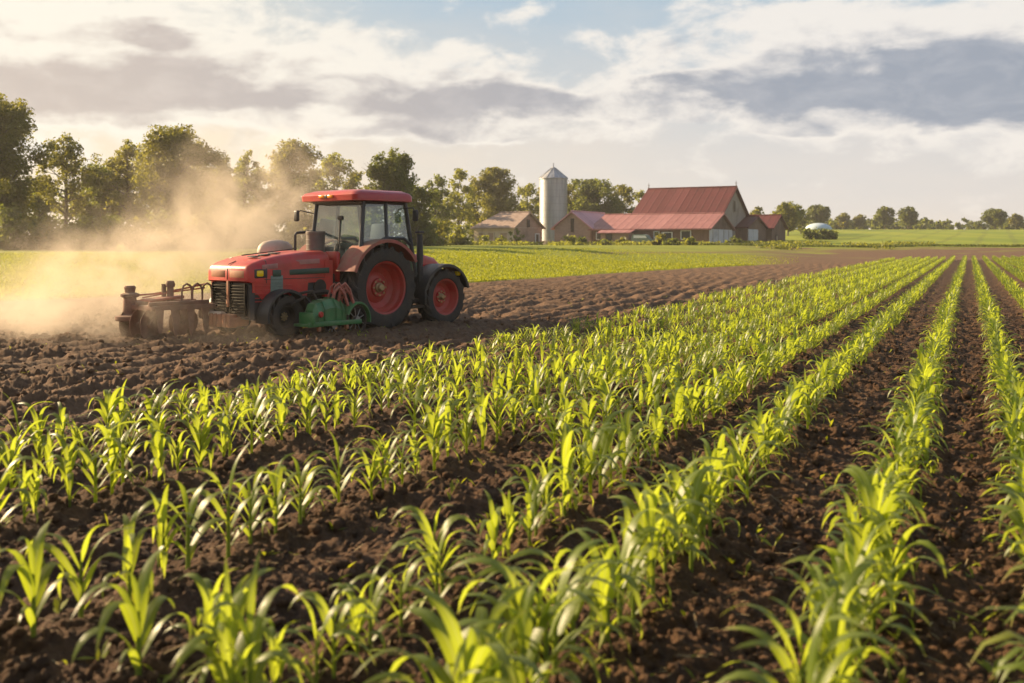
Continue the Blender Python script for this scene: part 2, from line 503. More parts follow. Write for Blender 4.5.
# ------------------------------------------------------------------ numpy noise
_perm = rng.permutation(4096)
def _h(ix, iy, k=0):
    return _perm[(_perm[(ix + 131 * k) & 4095] + iy + 977 * k) & 4095] / 4095.0
def vnoise(x, y, k=0):
    ix = np.floor(x).astype(np.int64); iy = np.floor(y).astype(np.int64)
    fx = x - ix; fy = y - iy
    u = fx * fx * fx * (fx * (fx * 6 - 15) + 10); w = fy * fy * fy * (fy * (fy * 6 - 15) + 10)
    a = _h(ix, iy, k); b = _h(ix + 1, iy, k); c = _h(ix, iy + 1, k); d = _h(ix + 1, iy + 1, k)
    return (a * (1 - u) + b * u) * (1 - w) + (c * (1 - u) + d * u) * w
def fbm(x, y, o=4, k=0):
    s, a, n = 0, 1.0, 0
    for i in range(o):
        s = s + a * vnoise(x * 2 ** i + 17.3 * i, y * 2 ** i - 9.1 * i, k + i); n += a; a *= 0.55
    return s / n
def clods(x, y, cell, k=0):
    """rounded lumps: height of the nearest random dome"""
    gx = x / cell; gy = y / cell
    ix = np.floor(gx).astype(np.int64); iy = np.floor(gy).astype(np.int64)
    best = np.zeros_like(gx)
    for dx in (-1, 0, 1):
        for dy in (-1, 0, 1):
            cx = ix + dx; cy = iy + dy
            px = cx + 0.15 + 0.7 * _h(cx, cy, k); py = cy + 0.15 + 0.7 * _h(cx, cy, k + 1)
            r_ = 0.28 + 0.55 * _h(cx, cy, k + 2) ** 1.5
            an = 6.28 * _h(cx, cy, k + 3); ca, sa = np.cos(an), np.sin(an)
            u = np.abs((gx - px) * ca + (gy - py) * sa); v = np.abs((gy - py) * ca - (gx - px) * sa) * (1 + .5 * _h(cx, cy, k + 4))
            d = (0.5 * np.maximum(np.maximum(u, v), .74 * (u + v)) + .5 * np.sqrt(u * u + v * v)) / r_
            tilt = 1 + ((gx - px) * sa + (gy - py) * ca) * .7
            best = np.maximum(best, np.maximum(0, 1 - d ** 2.4) ** .8 * r_ * tilt)
    return best * cell

def sstep(x):
    x = np.clip(x, 0, 1)
    return x * x * (3 - 2 * x)

TAN = 0.46                              # the rows run along (0.46, 1)
_bx = np.array([-60, -25, -14.9, -1.8, 12.7, 29.6, 36, 400.0])
_by = np.array([20, 22.0, 29, 42.5, 67, 88, 99, 99.0])
def bound(x):
    return np.interp(x, _bx, _by)

def terrain(x, y):
    x = np.asarray(x, float); y = np.asarray(y, float)
    d = y - bound(x)
    amp = 1.15 + 0.18 * sstep((x + 30) / 25)
    z = amp * sstep(d / 55)
    hill = sstep((x / np.maximum(y, 1) - 0.17) / 0.12) * (y > 0)
    z = z + hill * 4.75 * sstep((y - 125) / 230 )
    return z

ROWS = {'D': 0.22, 'C': -0.26, 'B': -0.88, 'A': -1.40, 'Z': -2.25, 'Y': -3.25}
FIELD_Q0 = -4.0 * CAMH
def soil_h(x, y):
    """height of the ground: terrain, row mounds, furrows, clods"""
    q = x - TAN * y
    s = (y + TAN * x)
    z = terrain(x, y)
    d = y - bound(x)
    soil = sstep(-d / 1.2) * sstep((99 - y) / 2)
    infield = sstep((q - FIELD_Q0) / 0.8)
    wob = (fbm(x * 0.35, y * 0.35, 3, 5) - 0.5)
    # mounds under the rows
    mound = np.zeros_like(q)
    for k in ROW_Q:
        mound = np.maximum(mound, np.exp(-((q - k + wob * 0.1) / 0.24) ** 2))
    fur = 0.5 + 0.5 * np.cos((q * 0.9 + wob * 1.3) * 2 * PI / 0.62)
    near = np.clip((80 - y) / 40, 0.5, 1)
    wx = x + (fbm(x * 7, y * 7, 3, 50) - .5) * .16; wy = y + (fbm(x * 7 + 40, y * 7, 3, 55) - .5) * .16
    rough = clods(wx, wy, 0.34, 3) * 0.20 + clods(wx + 5, wy, 0.17, 9) * 0.30 + clods(wx, wy + 3, 0.08, 20) * 0.40
    rough = rough + (fbm(x * 2.2, y * 2.2, 4, 11) - 0.5) * 0.07 + (fbm(x * 15, y * 15, 4, 14) - 0.5) * 0.07
    rough = rough * np.clip((62 - y) / 40, 0.4, 1)
    h_in = mound * 0.065 + rough * 0.85
    h_out = fur * 0.10 + rough * (.45 + .75 * sstep((fbm(x * .7, y * .7, 3, 75) - .35) / .35)) + (fbm(x * 0.8, y * 0.8, 3, 40) - .5) * 0.10
    return z + soil * near * (infield * h_in + (1 - infield) * (h_out - 0.10))
ROW_Q = [k * CAMH for k in (0.22, -0.26, -0.88, -1.40, -1.83, -2.25, -3.25, -3.75, -4.2)] + [1.35 + 0.92 * i for i in range(9)]

def zones(x, y):
    d = y - bound(x)
    q = x - TAN * y
    edge = (fbm(x * 0.6, y * 0.6, 3, 60) - 0.5) * 1.6
    gr = sstep((d + edge) / 0.9)
    # bare strip beyond the corn on the right, then the far hill
    az = x / np.maximum(y, 1)
    right = sstep((az - 0.20) / 0.10)
    bare = right * sstep((136 + 6 * (fbm(x * 0.1, y * 0.1, 2, 70) - .5) - y) / 3)
    patch = sstep((fbm(x * 0.09 + 3, y * 0.22, 3, 80) - 0.56) / 0.05) * sstep((y - 104) / 4)
    gr = gr * (1 - bare * (1 - patch * 0.8))
    # a narrow bare band across the meadow before the farm
    band = np.exp(-((d - 30 + 0.05 * x + 5 * (fbm(x * .05, y * .05, 2, 90) - .5)) / 2.2) ** 2) * sstep((x - 4) / 6) * 0.75
    gr = gr * (1 - band)
    far = right * sstep((y - 136) / 2)
    dry = 1 - sstep((q - FIELD_Q0 + 0.4) / 0.9)
    dry = np.maximum(dry, sstep((y - 98) / 2))
    o = np.ones(x.shape + (4,))
    o[..., 0] = gr; o[..., 1] = far; o[..., 2] = dry
    return o

def grid_quads(nr, nc):
    i = np.arange(nr - 1)[:, None] * nc + np.arange(nc - 1)[None, :]
    i = i.ravel()
    return np.stack([i, i + 1, i + nc + 1, i + nc], 1)

def build_ground():
    # near ground: fine mesh whose cells follow the distance from the viewpoint
    dy = np.concatenate([np.linspace(1150, 480, 60)[:-1], np.linspace(480, 100, 520)[:-1], np.linspace(100, 17.2, 190)])
    ydist = F * CAMH / dy
    az = np.linspace(-0.82, 0.82, 1150)
    Y, A = np.meshgrid(ydist, az, indexing='ij')
    X = Y * A
    Z = soil_h(X, Y)
    fade = sstep((Y - 93) / 7) + sstep((np.abs(A) - 0.79) / 0.03)
    Z = Z - 0.25 * np.clip(fade, 0, 1)
    V = np.stack([X, Y, Z], -1).reshape(-1, 3)
    me = np_mesh('ploughed_soil', V, grid_quads(*X.shape), M['soil'], True, colattr={'zone': zones(X, Y)})
    tag(link_mesh('ploughed_soil', me), kind='structure')
    # the rest of the land out to the horizon
    xs = np.concatenate([np.linspace(-2600, -160, 24)[:-1], np.linspace(-160, 260, 260), np.linspace(260, 2600, 24)[1:]])
    ys = np.concatenate([np.linspace(-500, -10, 12)[:-1], np.linspace(-10, 420, 300), np.linspace(420, 3500, 26)[1:]])
    Y, X = np.meshgrid(ys, xs, indexing='ij')
    Z = terrain(X, Y)
    A = np.abs(X) / np.maximum(Y, 0.01)
    under = sstep((96 - Y) / 6) * sstep((0.80 - A) / 0.05) * (Y > 0.3)
    Z = Z - 0.35 * under - 0.02
    V = np.stack([X, Y, Z], -1).reshape(-1, 3)
    me = np_mesh('ground', V, grid_quads(*X.shape), M['soil'], True, colattr={'zone': zones(X, Y)})
    tag(link_mesh('ground', me), kind='structure')
build_ground()
def gz(x, y):
    return float(soil_h(np.array([x], float), np.array([y], float))[0])
# ------------------------------------------------------------------ buildings
def wall_mat(name, c1, c2, scale=(1.2, 1.2, 14.0), rough=0.85, grime=0.5, seam=None):
    """boards or rendered masonry: streaks, stains"""
    m, t, o = new_mat(name)
    oc = t.n('ShaderNodeTexCoord').outputs['Object']
    a = t.noise(t.scalev(oc, scale), 1.0, 5, 0.6)
    b = t.noise(oc, 0.45, 5, 0.65)
    c = t.mix(t.mr(a, 0.3, 0.7, 0, 1), c1, c2)
    c = t.mix(t.m('MULTIPLY', t.ss(b, 0.48, 0.7), grime), c, tuple(q * 0.5 for q in c1))
    if seam is not None:
        sx = t.n('ShaderNodeSeparateXYZ'); t.put(sx.inputs[0], oc)
        fr = t.m('FRACT', t.m('MULTIPLY', sx.outputs[seam], 0.8))
        rid = t.ss(t.m('ABSOLUTE', t.m('SUBTRACT', fr, 0.5)), 0.36, 0.5)
        c = t.mix(t.m('MULTIPLY', rid, 0.45), c, tuple(q * 0.45 for q in c1))
        pn = t.m('FRACT', t.m('MULTIPLY', t.m('SINE', t.m('MULTIPLY', t.m('FLOOR', t.m('MULTIPLY', sx.outputs[seam], 0.4)), 12.9898)), 437.5))
        c = t.mix(t.m('MULTIPLY', pn, 0.30), c, tuple(min(1, q * 1.5 + 0.03) for q in c2))
        a = t.m('ADD', a, t.m('MULTIPLY', rid, 1.5))
    t.put(o.inputs[0], principled(t, c, rough, 0, 0.25, 0, bump(t, a, 0.5, 0.04)))
    return m
M['brown_wall'] = wall_mat('brown_board_wall', (0.125, 0.070, 0.050), (0.19, 0.112, 0.080), (5, 5, .5))
M['grey_wall'] = wall_mat('grey_weathered_boards', (0.25, 0.20, 0.165), (0.34, 0.28, 0.235), (4, 4, .4))
M['pale_wall'] = wall_mat('pale_grey_boards', (0.46, 0.43, 0.42), (0.60, 0.57, 0.56), (4, 4, .4))
M['beige_wall'] = wall_mat('beige_render', (0.44, 0.35, 0.27), (0.56, 0.45, 0.35), (1, 1, 1))
M['pink_wall'] = wall_mat('pinkish_brick', (0.33, 0.20, 0.15), (0.42, 0.27, 0.20), (2, 2, 4))
M['roof_dark'] = wall_mat('dark_red_tiles', (0.085, 0.017, 0.016), (0.122, 0.026, 0.024), (3, 3, 1), 0.7, 0.5, 0)
M['roof_pale'] = wall_mat('faded_red_roofing', (0.23, 0.088, 0.080), (0.32, 0.145, 0.132), (2.0, .3, 2), 0.65, 0.35, 0)
M['roof_pink'] = wall_mat('pink_roofing', (0.42, 0.19, 0.21), (0.50, 0.25, 0.26), (.3, 2.0, 2), 0.6, 0.25, 1)
M['roof_grey'] = wall_mat('grey_brown_tiles', (0.24, 0.165, 0.13), (0.34, 0.25, 0.20), (2, 2, 6), 0.8, 0.4)
M['window'] = simple('dark_window', (0.03, 0.035, 0.04), 0.15, 0, 0.1, 4)
M['white'] = simple('old_white_paint', (0.66, 0.66, 0.63), 0.5, 0, 0.1, 4)
M['canvas'] = simple('pale_blue_canvas', (0.42, 0.50, 0.54), 0.7, 0, 0.12, 2)
M['darkwood'] = simple('dark_wood', (0.05, 0.03, 0.022), 0.8, 0, 0.3, 4)

def silo_mat():
    m, t, o = new_mat('galvanised_silo_sheet')
    oc = t.n('ShaderNodeTexCoord').outputs['Object']
    s = t.n('ShaderNodeSeparateXYZ'); t.put(s.inputs[0], oc)
    band = t.m('FRACT', t.m('MULTIPLY', s.outputs[2], 0.9))
    seam = t.ss(t.m('ABSOLUTE', t.m('SUBTRACT', band, 0.5)), 0.45, 0.5)
    n = t.noise(t.scalev(oc, (2.5, 2.5, 0.3)), 1.0, 6, 0.6)
    c = t.mix(t.mr(n, 0.3, 0.7, 0, 1), (0.26, 0.27, 0.285), (0.42, 0.425, 0.43))
    c = t.mix(t.m('MULTIPLY', seam, 0.5), c, (0.2, 0.2, 0.2))
    cw = t.m('SINE', t.m('MULTIPLY', s.outputs[2], 60.0))
    t.put(o.inputs[0], principled(t, c, 0.5, 0.35, 0.5, 0, bump(t, cw, 0.35, 0.03)))
    return m
M['silo'] = silo_mat()
GZ = 1.31

def gable(root, u0, u1, v0, v1, eave, ridge, wallm, roofm, along='u', over=0.45, gablem=None, hip=0.0, z0=-0.6, vr=None, eave1=None, name_wall='wall'):
    """gabled block in the local frame of root; ridge along u or v; returns wall, roof"""
    th = 0.22
    w = MB()
    vr = (v0 + v1) / 2 if vr is None else vr
    e1 = eave if eave1 is None else eave1
    if along == 'u':
        P = lambda a, b, z: (a, b, z)
        a0, a1, b0, b1, br = u0, u1, v0, v1, vr
    else:
        P = lambda a, b, z: (b, a, z)
        a0, a1, b0, b1, br = v0, v1, u0, u1, (u0 + u1) / 2
    ah = a0 + hip
    r0 = ridge if hip == 0 else eave
    g = 0.03
    # the pentagonal shell
    ring = lambda a, r_: [P(a, b0, z0), P(a, b1, z0), P(a, b1, e1 - g), P(a, br, r_ - g), P(a, b0, eave - g)]
    if hip:
        w.loft([ring(a0, eave + 0.02), ring(ah, ridge), ring(a1, ridge)])
    else:
        w.loft([ring(a0, ridge), ring(a1, ridge)])
    wall = w.build(name_wall, wallm, root, 20)
    r_ = MB()
    o = over
    s0 = (ridge - eave) / (br - b0); s1 = (ridge - e1) / (b1 - br)
    def slab(bo, zo, sgn):
        A0, A1 = a0 - (o if not hip else 0), a1 + o
        ar = ah if hip else A0
        q = [P(A0 - (o if hip else 0), bo, zo), P(A1, bo, zo), P(A1, br, ridge), P(ar, br, ridge)]
        vs = [(x, y, z) for x, y, z in q] + [(x, y, z + th) for x, y, z in q]
        r_.add(vs, [[0, 1, 2, 3], [4, 5, 6, 7], [0, 1, 5, 4], [1, 2, 6, 5], [2, 3, 7, 6], [3, 0, 4, 7]])
    slab(b0 - o, eave - s0 * o, 0)
    slab(b1 + o, e1 - s1 * o, 1)
    if hip:
        q = [P(a0 - o, b0 - o, eave - s0 * o), P(a0 - o, b1 + o, e1 - s1 * o), P(ah, br, ridge)]
        vs = q + [(x, y, z + th) for x, y, z in q]
        r_.add(vs, [[0, 1, 2], [3, 4, 5], [0, 1, 4, 3], [1, 2, 5, 4], [2, 0, 3, 5]])
    # ridge cap
    A0 = ah if hip else a0 - o
    p0, p1 = P(A0, br, ridge + th + .02), P(a1 + o, br, ridge + th + .02)
    r_.tube([p0, p1], 0.14, 6)
    roof = r_.build('roof', roofm, root, 20)
    if gablem:
        gm = MB()
        for a, sg in ((a1 + 0.012, 1),):
            tri = [(b0 + .02, eave), (b1 - .02, e1), (br, ridge - .12)]
            gm.add([P(a, b_, z_) for b_, z_ in tri] + [P(a + 0.03, b_, z_) for b_, z_ in tri],
                   [[0, 1, 2], [3, 4, 5], [0, 1, 4, 3], [1, 2, 5, 4], [2, 0, 3, 5]])
        gm.build('gable_boarding', gablem, root, 20)
    return wall, roof

def opening(root, name, side, a, z, w, h, fm, pm, at, d=0.06, pane='pane'):
    """framed opening on the front (side 'f': wall v=at facing -v) or right gable (side 'r': wall u=at facing +u)"""
    f = MB(); p = MB()
    t = 0.12
    if side == 'f':
        B = lambda mb, ca, cz, sa, sz, off, dd: mb.box((ca, at - off, cz), (sa, dd, sz), 0.01)
    else:
        B = lambda mb, ca, cz, sa, sz, off, dd: mb.box((at + off, ca, cz), (dd, sa, sz), 0.01)
    for s in (-1, 1):
        B(f, a + s * (w / 2 + t / 2), z + h / 2, t, h + 2 * t, d, 0.14)
        B(f, a, z + h / 2 + s * (h / 2 + t / 2), w, t, d, 0.14)
    fo = f.build(name, fm, root, 20)
    B(p, a, z + h / 2, w, h, 0.02, 0.05)
    if w > 1.0:
        B(p, a, z + h / 2, 0.06, h, 0.05, 0.06)
    p.build(pane, pm, fo, 20)
    return fo

def farm():
    # storage house left of the silo
    h = empty('farmhouse', (0.3, 155, GZ), -R(34))
    tag(h, 'small beige farmhouse with grey half-hipped roof and pinkish gable, left of the silo', 'house')
    gable(h, -7.7, 0, 0, 8.2, 2.75, 5.0, M['beige_wall'], M['roof_grey'], 'u', 0.45, M['pink_wall'], hip=2.2)
    g = MB(); g.box((0.02, 4.1, 1.05), (0.05, 8.1, 3.3)); g.build('gable_wall', M['pink_wall'], h)
    opening(h, 'doorway', 'f', -1.9, 0.1, 1.3, 1.75, M['beige_wall'], M['roof_grey'], 0)
    opening(h, 'window', 'f', -4.4, 0.75, 1.1, 1.1, M['beige_wall'], M['roof_grey'], 0)
    opening(h, 'window', 'f', -6.3, 0.75, 0.9, 1.1, M['beige_wall'], M['roof_grey'], 0)
    opening(h, 'window', 'r', 4.0, 2.9, 0.5, 1.0, M['darkwood'], M['window'], 0.04)
    opening(h, 'door', 'r', 6.6, 0.0, 0.9, 1.7, M['white'], M['darkwood'], 0.04)

    # silo
    s = empty('grain_silo', (7.75, 186, GZ)); s.scale = (1.13, 1.13, 1.13)
    tag(s, 'tall round galvanised grain silo with conical roof and finial', 'silo')
    b = MB(); b.lathe([(2.3, -0.5), (2.3, 10.9), (2.22, 10.95)], 48); b.build('wall', M['silo'], s, 30)
    f = MB(); f.lathe([(2.5, -0.5), (2.5, 0.55), (2.3, 0.6)], 40); f.build('foundation', M['grey_wall'], s, 30)
    c = MB(); c.lathe([(2.0, 10.75), (2.45, 10.8), (2.45, 10.9), (1.3, 11.85), (0.35, 12.6), (0.3, 12.75), (0.001, 12.85)], 24)
    for k in range(12):
        a = 2 * PI * k / 12
        c.tube([(2.4 * math.cos(a), 2.4 * math.sin(a), 10.97), (0.35 * math.cos(a), 0.35 * math.sin(a), 12.66)], 0.05, 5)
    rf = c.build('roof', M['silo'], s, 30)
    c = MB(); c.tube([(0, 0, 12.8), (0, 0, 13.5)], [0.06, 0.03], 6); c.box((0, 0, 13.3), (0.3, 0.05, 0.05)); c.build('finial', M['grease'], rf)
    l = MB()
    for dx in (-0.2, 0.2): l.tube([(1.9 + dx * .6, -1.55 + dx * -.8, 0.3), (1.9 + dx * .6, -1.55 + dx * -.8, 11.0)], 0.035, 6)
    for k in range(26):
        z = 0.6 + k * 0.4
        l.tube([(1.78, -1.39, z), (2.02, -1.71, z)], 0.02, 5)
    l.build('ladder', M['steel'], s)
    l = MB(); l.tube([(1.9, -2.2, -.3), (1.9, -2.2, 2.0), (2.3, -2.6, 3.6), (2.6, -2.8, 3.8)], 0.22, 10); l.build('filling_pipe', M['grease'], s)

    # the barn complex: low range in front, tall hall behind, wing, porch and annex: one connected building
    B = empty('barn', (29.7, 150, GZ), -R(28))
    tag(B, 'long brown barn with a tall dark red roof over faded red lower roofs', 'barn')
    gable(B, -19.2, 0, 0, 12.6, 2.45, 4.75, M['brown_wall'], M['roof_pale'], 'u', 0.5, M['brown_wall'], vr=6.6, name_wall='low_range_wall')
    g = MB(); g.box((0.03, 6.3, 0.9), (0.07, 12.5, 3.0)); g.build('pale_gable_boards', M['pale_wall'], B)
    for v in (1.7, 4.5, 7.6, 10.3):
        g = MB(); g.box((0.09, v, 1.0), (0.06, 0.10, 2.7)); g.build('board_batten', M['grey_wall'], B)
    gable(B, -14.6, -0.25, 7.1, 22.4, 4.9, 9.3, M['grey_wall'], M['roof_dark'], 'u', 0.55, M['grey_wall'], name_wall='hall_wall')
    for u in (-15.0, 0.1):
        f = MB(); f.tube([(u, 14.75, 9.4), (u, 14.75, 10.5)], [0.09, 0.03], 6); f.box((u, 14.75, 10.1), (0.4, 0.05, 0.05)); f.build('ridge_finial', M['grease'], B)
    opening(B, 'loft_hatch', 'r', 14.7, 5.4, 0.8, 1.7, M['grey_wall'], M['darkwood'], -0.2)
    gable(B, -25.6, -19.25, -0.4, 12.5, 2.8, 5.2, M['pink_wall'], M['roof_pink'], 'v', 0.5, name_wall='wing_wall')
    # boarding of the wing's gable with a dark slit and a white sack-high window
    opening(B, 'gable_slit', 'f', -22.4, 2.2, 0.3, 1.9, M['darkwood'], M['darkwood'], -0.4)
    opening(B, 'window', 'f', -22.2, 0.0, 0.6, 1.0, M['white'], M['white'], -0.4)
    # porch
    pw = MB(); pw.box((-14.4, -1.15, 0.6), (4.6, 2.25, 2.4)); pw.build('porch_wall', M['pink_wall'], B)
    pr = MB(); pr.add([(-17.2, -2.8, 1.75), (-11.6, -2.8, 1.75), (-11.6, -0.02, 2.35), (-17.2, -0.02, 2.35),
                       (-17.2, -2.8, 1.9), (-11.6, -2.8, 1.9), (-11.6, -0.02, 2.5), (-17.2, -0.02, 2.5)],
                      [[0, 1, 2, 3], [4, 5, 6, 7], [0, 1, 5, 4], [1, 2, 6, 5], [2, 3, 7, 6], [3, 0, 4, 7]])
    pr.build('porch_roof', M['roof_pale'], B, 20)
    opening(B, 'window', 'f', -15.3, 0.7, 0.8, 0.9, M['darkwood'], M['window'], -2.28)
    for u, z, w, hh in ((-8.3, 1.1, 0.7, 0.9), (-6.6, 0.9, 1.5, 0.95), (-3.6, 0.9, 1.4, 1.2), (-17.9, 0.9, 0.8, 1.0)):
        opening(B, 'window', 'f', u, z, w, hh, M['white'], M['window'], 0)
    # annex with pale doors on the right-hand end
    gable(B, -6, 1.6, 15.6, 28.6, 2.8, 4.6, M['brown_wall'], M['roof_dark'], 'u', 0.4, M['brown_wall'], name_wall='annex_wall')
    for k, v in enumerate((17.9, 21.1)):
        d = MB(); d.box((1.66, v, 1.2), (0.12, 3.1, 2.7), 0.02)
        for zz in (0.35, 1.25, 2.2): d.box((1.74, v, zz), (0.06, 3.0, 0.14))
        d.build('barn_door', M['pale_wall'], B)
    # separate shed on the right
    S = empty('shed', (45.7, 175, GZ + .0), -R(28))
    tag(S, 'small brown shed with red gable roof, right end of the farm', 'shed')
    gable(S, -7.5, 0, 0, 10.5, 2.9, 5.1, M['brown_wall'], M['roof_dark'], 'u', 0.5, M['brown_wall'])
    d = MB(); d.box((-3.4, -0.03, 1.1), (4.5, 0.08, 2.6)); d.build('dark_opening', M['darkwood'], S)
    opening(S, 'door', 'r', 3.4, -0.1, 1.1, 1.7, M['brown_wall'], M['beige_wall'], 0.03)

    # white domed tent over shrubs further right
    zt = float(terrain(62, 200))
    T = empty('dome_tent', (61.6, 200, zt))
    tag(T, 'white domed canopy tent on posts beyond the shed', 'tent')
    c = MB(); c.lathe([(2.62, 1.75), (2.6, 2.0), (2.2, 2.5), (1.5, 2.85), (0.7, 3.02), (0.001, 3.06)], 20); c.build('canopy', M['canvas'], T, 50)
    for k in range(6):
        a = 2 * PI * k / 6 + .3
        p = MB(); p.tube([(2.5 * math.cos(a), 2.5 * math.sin(a), -.2), (2.5 * math.cos(a), 2.5 * math.sin(a), 1.8)], 0.05, 6); p.build('post', M['white'], T)

    # little pale van parked before the barn
    vx = Vector((29.7, 150, 0)) + Matrix.Rotation(-R(28), 3, 'Z') @ Vector((-9.6, -2.4, 0))
    V = empty('parked_van', (vx.x, vx.y, GZ), -R(28))
    tag(V, 'small pale grey-green van parked against the barn front', 'van')
    side = [(-1.7, 0.3), (1.7, 0.3), (1.75, 0.75), (1.15, 0.9), (0.7, 1.5), (0.3, 1.62), (-1.45, 1.6), (-1.7, 1.1)]
    rot = Matrix.Rotation(PI / 2, 4, 'X')
    b = MB(); b.prism(side, -0.72, 0.72, rot); b.build('body', M['greygreen'], V, 25)
    g = MB(); g.prism([(-1.3, 1.05), (0.85, 1.05), (0.6, 1.42), (-1.3, 1.45)], -0.735, 0.735, rot); g.build('side_window', M['white'], V, 25)
    for x in (-1.05, 1.05):
        for y in (-0.66, 0.66):
            w = MB(); w.lathe([(0.0, -.1), (0.26, -.1), (0.3, -.06), (0.3, .06), (0.26, .1), (0.0, .1)], 16, Matrix.Translation((x, y, 0.3)) @ rot)
            w.build('wheel', M['tyre'], V)
farm()

# ------------------------------------------------------------------ tractor
def wheel(root, name, x, y, r, w, rr, out, lugs=18, rimmat='rim', steer=0.0):
    """Empty wheel > tyre, rim, hub; the wheel's outer face looks along +y when out = 1"""
    W = empty(name, (x, y, r - 0.04), 0, root)
    W.rotation_euler = (0, 0, steer)
    rot = Matrix.Rotation(-PI / 2 * out, 4, 'X')      # local z of the lathe becomes +-y
    hw = w / 2
    t = MB()
    prof = [(rr, -hw * .72), (rr + .03, -hw * .92), (rr + (r - rr) * .45, -hw * 1.0), (r * .90, -hw * .92), (r * .925, -hw * .6), (r * .93, 0),
            (r * .925, hw * .6), (r * .90, hw * .92), (rr + (r - rr) * .45, hw * 1.0), (rr + .03, hw * .92), (rr, hw * .72), (rr - .02, hw * .5), (rr - .02, -hw * .5)]
    t.lathe(prof, 56, rot, closed=True)
    # chevron lugs
    for k in range(lugs):
        for sd in (-1, 1):
            a0 = 2 * PI * (k + (0.5 if sd > 0 else 0)) / lugs
            rings = []
            N = 5
            for i in range(N + 1):
                f = i / N
                ax = sd * hw * (0.02 + 0.96 * f)
                aa = a0 + 0.42 * (f - 0.5) * (18 / lugs) * 1.0
                rb = r * (.91 if f < .75 else .91 - .08 * (f - .75) / .25)
                rt = r * (1.0 if f < .75 else 1.0 - .075 * (f - .75) / .25)
                th = 0.060 * (18 / lugs)
                ring = []
                for (da, q) in ((-th, rb), (-th * .75, rt), (th * .75, rt), (th, rb)):
                    p = Vector((q * math.cos(aa + da), q * math.sin(aa + da), ax))
                    ring.append(tuple(rot @ p))
                rings.append(ring)
            t.loft(rings)
    t.build('tyre', M['tyre'], W, 30)
    m = MB()
    d = hw * .55
    m.lathe([(rr + .012, hw * .86), (rr - .02, hw * .80), (rr - .035, hw * .45), (rr * .86, hw * .30), (rr * .82, -hw * .05), (rr * .60, -hw * .22),
             (rr * .52, -hw * .10), (rr * .36, -hw * .02), (rr * .34, hw * .16), (rr * .27, hw * .18), (rr * .26, hw * .08), (0.001, hw * .05)], 40, rot)
    m.lathe([(rr - .03, hw * .45), (rr - .03, -hw * .86), (rr + .012, -hw * .9)], 40, rot)
    m.build('rim', M[rimmat], W, 30)
    hb = MB()
    hb.lathe([(rr * .20, -hw * .02), (rr * .19, hw * .20), (rr * .15, hw * .25), (rr * .14, hw * .42), (rr * .10, hw * .48), (0.001, hw * .48)], 24, rot)
    for k in range(8):
        a = 2 * PI * k / 8
        q = rot @ Vector((rr * .30 * math.cos(a), rr * .30 * math.sin(a), hw * .10))
        q2 = rot @ Vector((rr * .30 * math.cos(a), rr * .30 * math.sin(a), hw * .22))
        hb.tube([q, q2], 0.022, 6)
    hb.build('hub', M['brass'], W, 30)
    return W

def rrect(w, zb, zt, rad, n=4, crown=0.0):
    """rounded-rectangle ring in the y-z plane, half-width w"""
    pts = []
    for (cy, cz, a0) in ((w - rad, zt - rad, 0), (-(w - rad), zt - rad, PI / 2)):
        for k in range(n + 1):
            a = a0 + PI / 2 * k / n
            y = cy + rad * math.cos(a)
            pts.append((y, cz + rad * math.sin(a) + crown * (1 - (y / w) ** 2)))
    pts += [(-w, zb), (w, zb)]
    return pts

def fender_arc(mb, x, z, y0, y1, r0, r1, a0, a1, n=18, lip=0.05):
    """curved mudguard round the y axis through (x,z); angles from +x up"""
    rings = []
    for k in range(n + 1):
        a = a0 + (a1 - a0) * k / n
        c, s = math.cos(a), math.sin(a)
        rings.append([(x + r_ * c, y, z + r_ * s) for (r_, y) in
                      ((r0, y0), (r1, y0), (r1, y1 - .03), (r1 - .01, y1), (r0 - lip, y1), (r0 - lip, y1 - .02), (r0, y1 - .03))])
    mb.loft(rings)

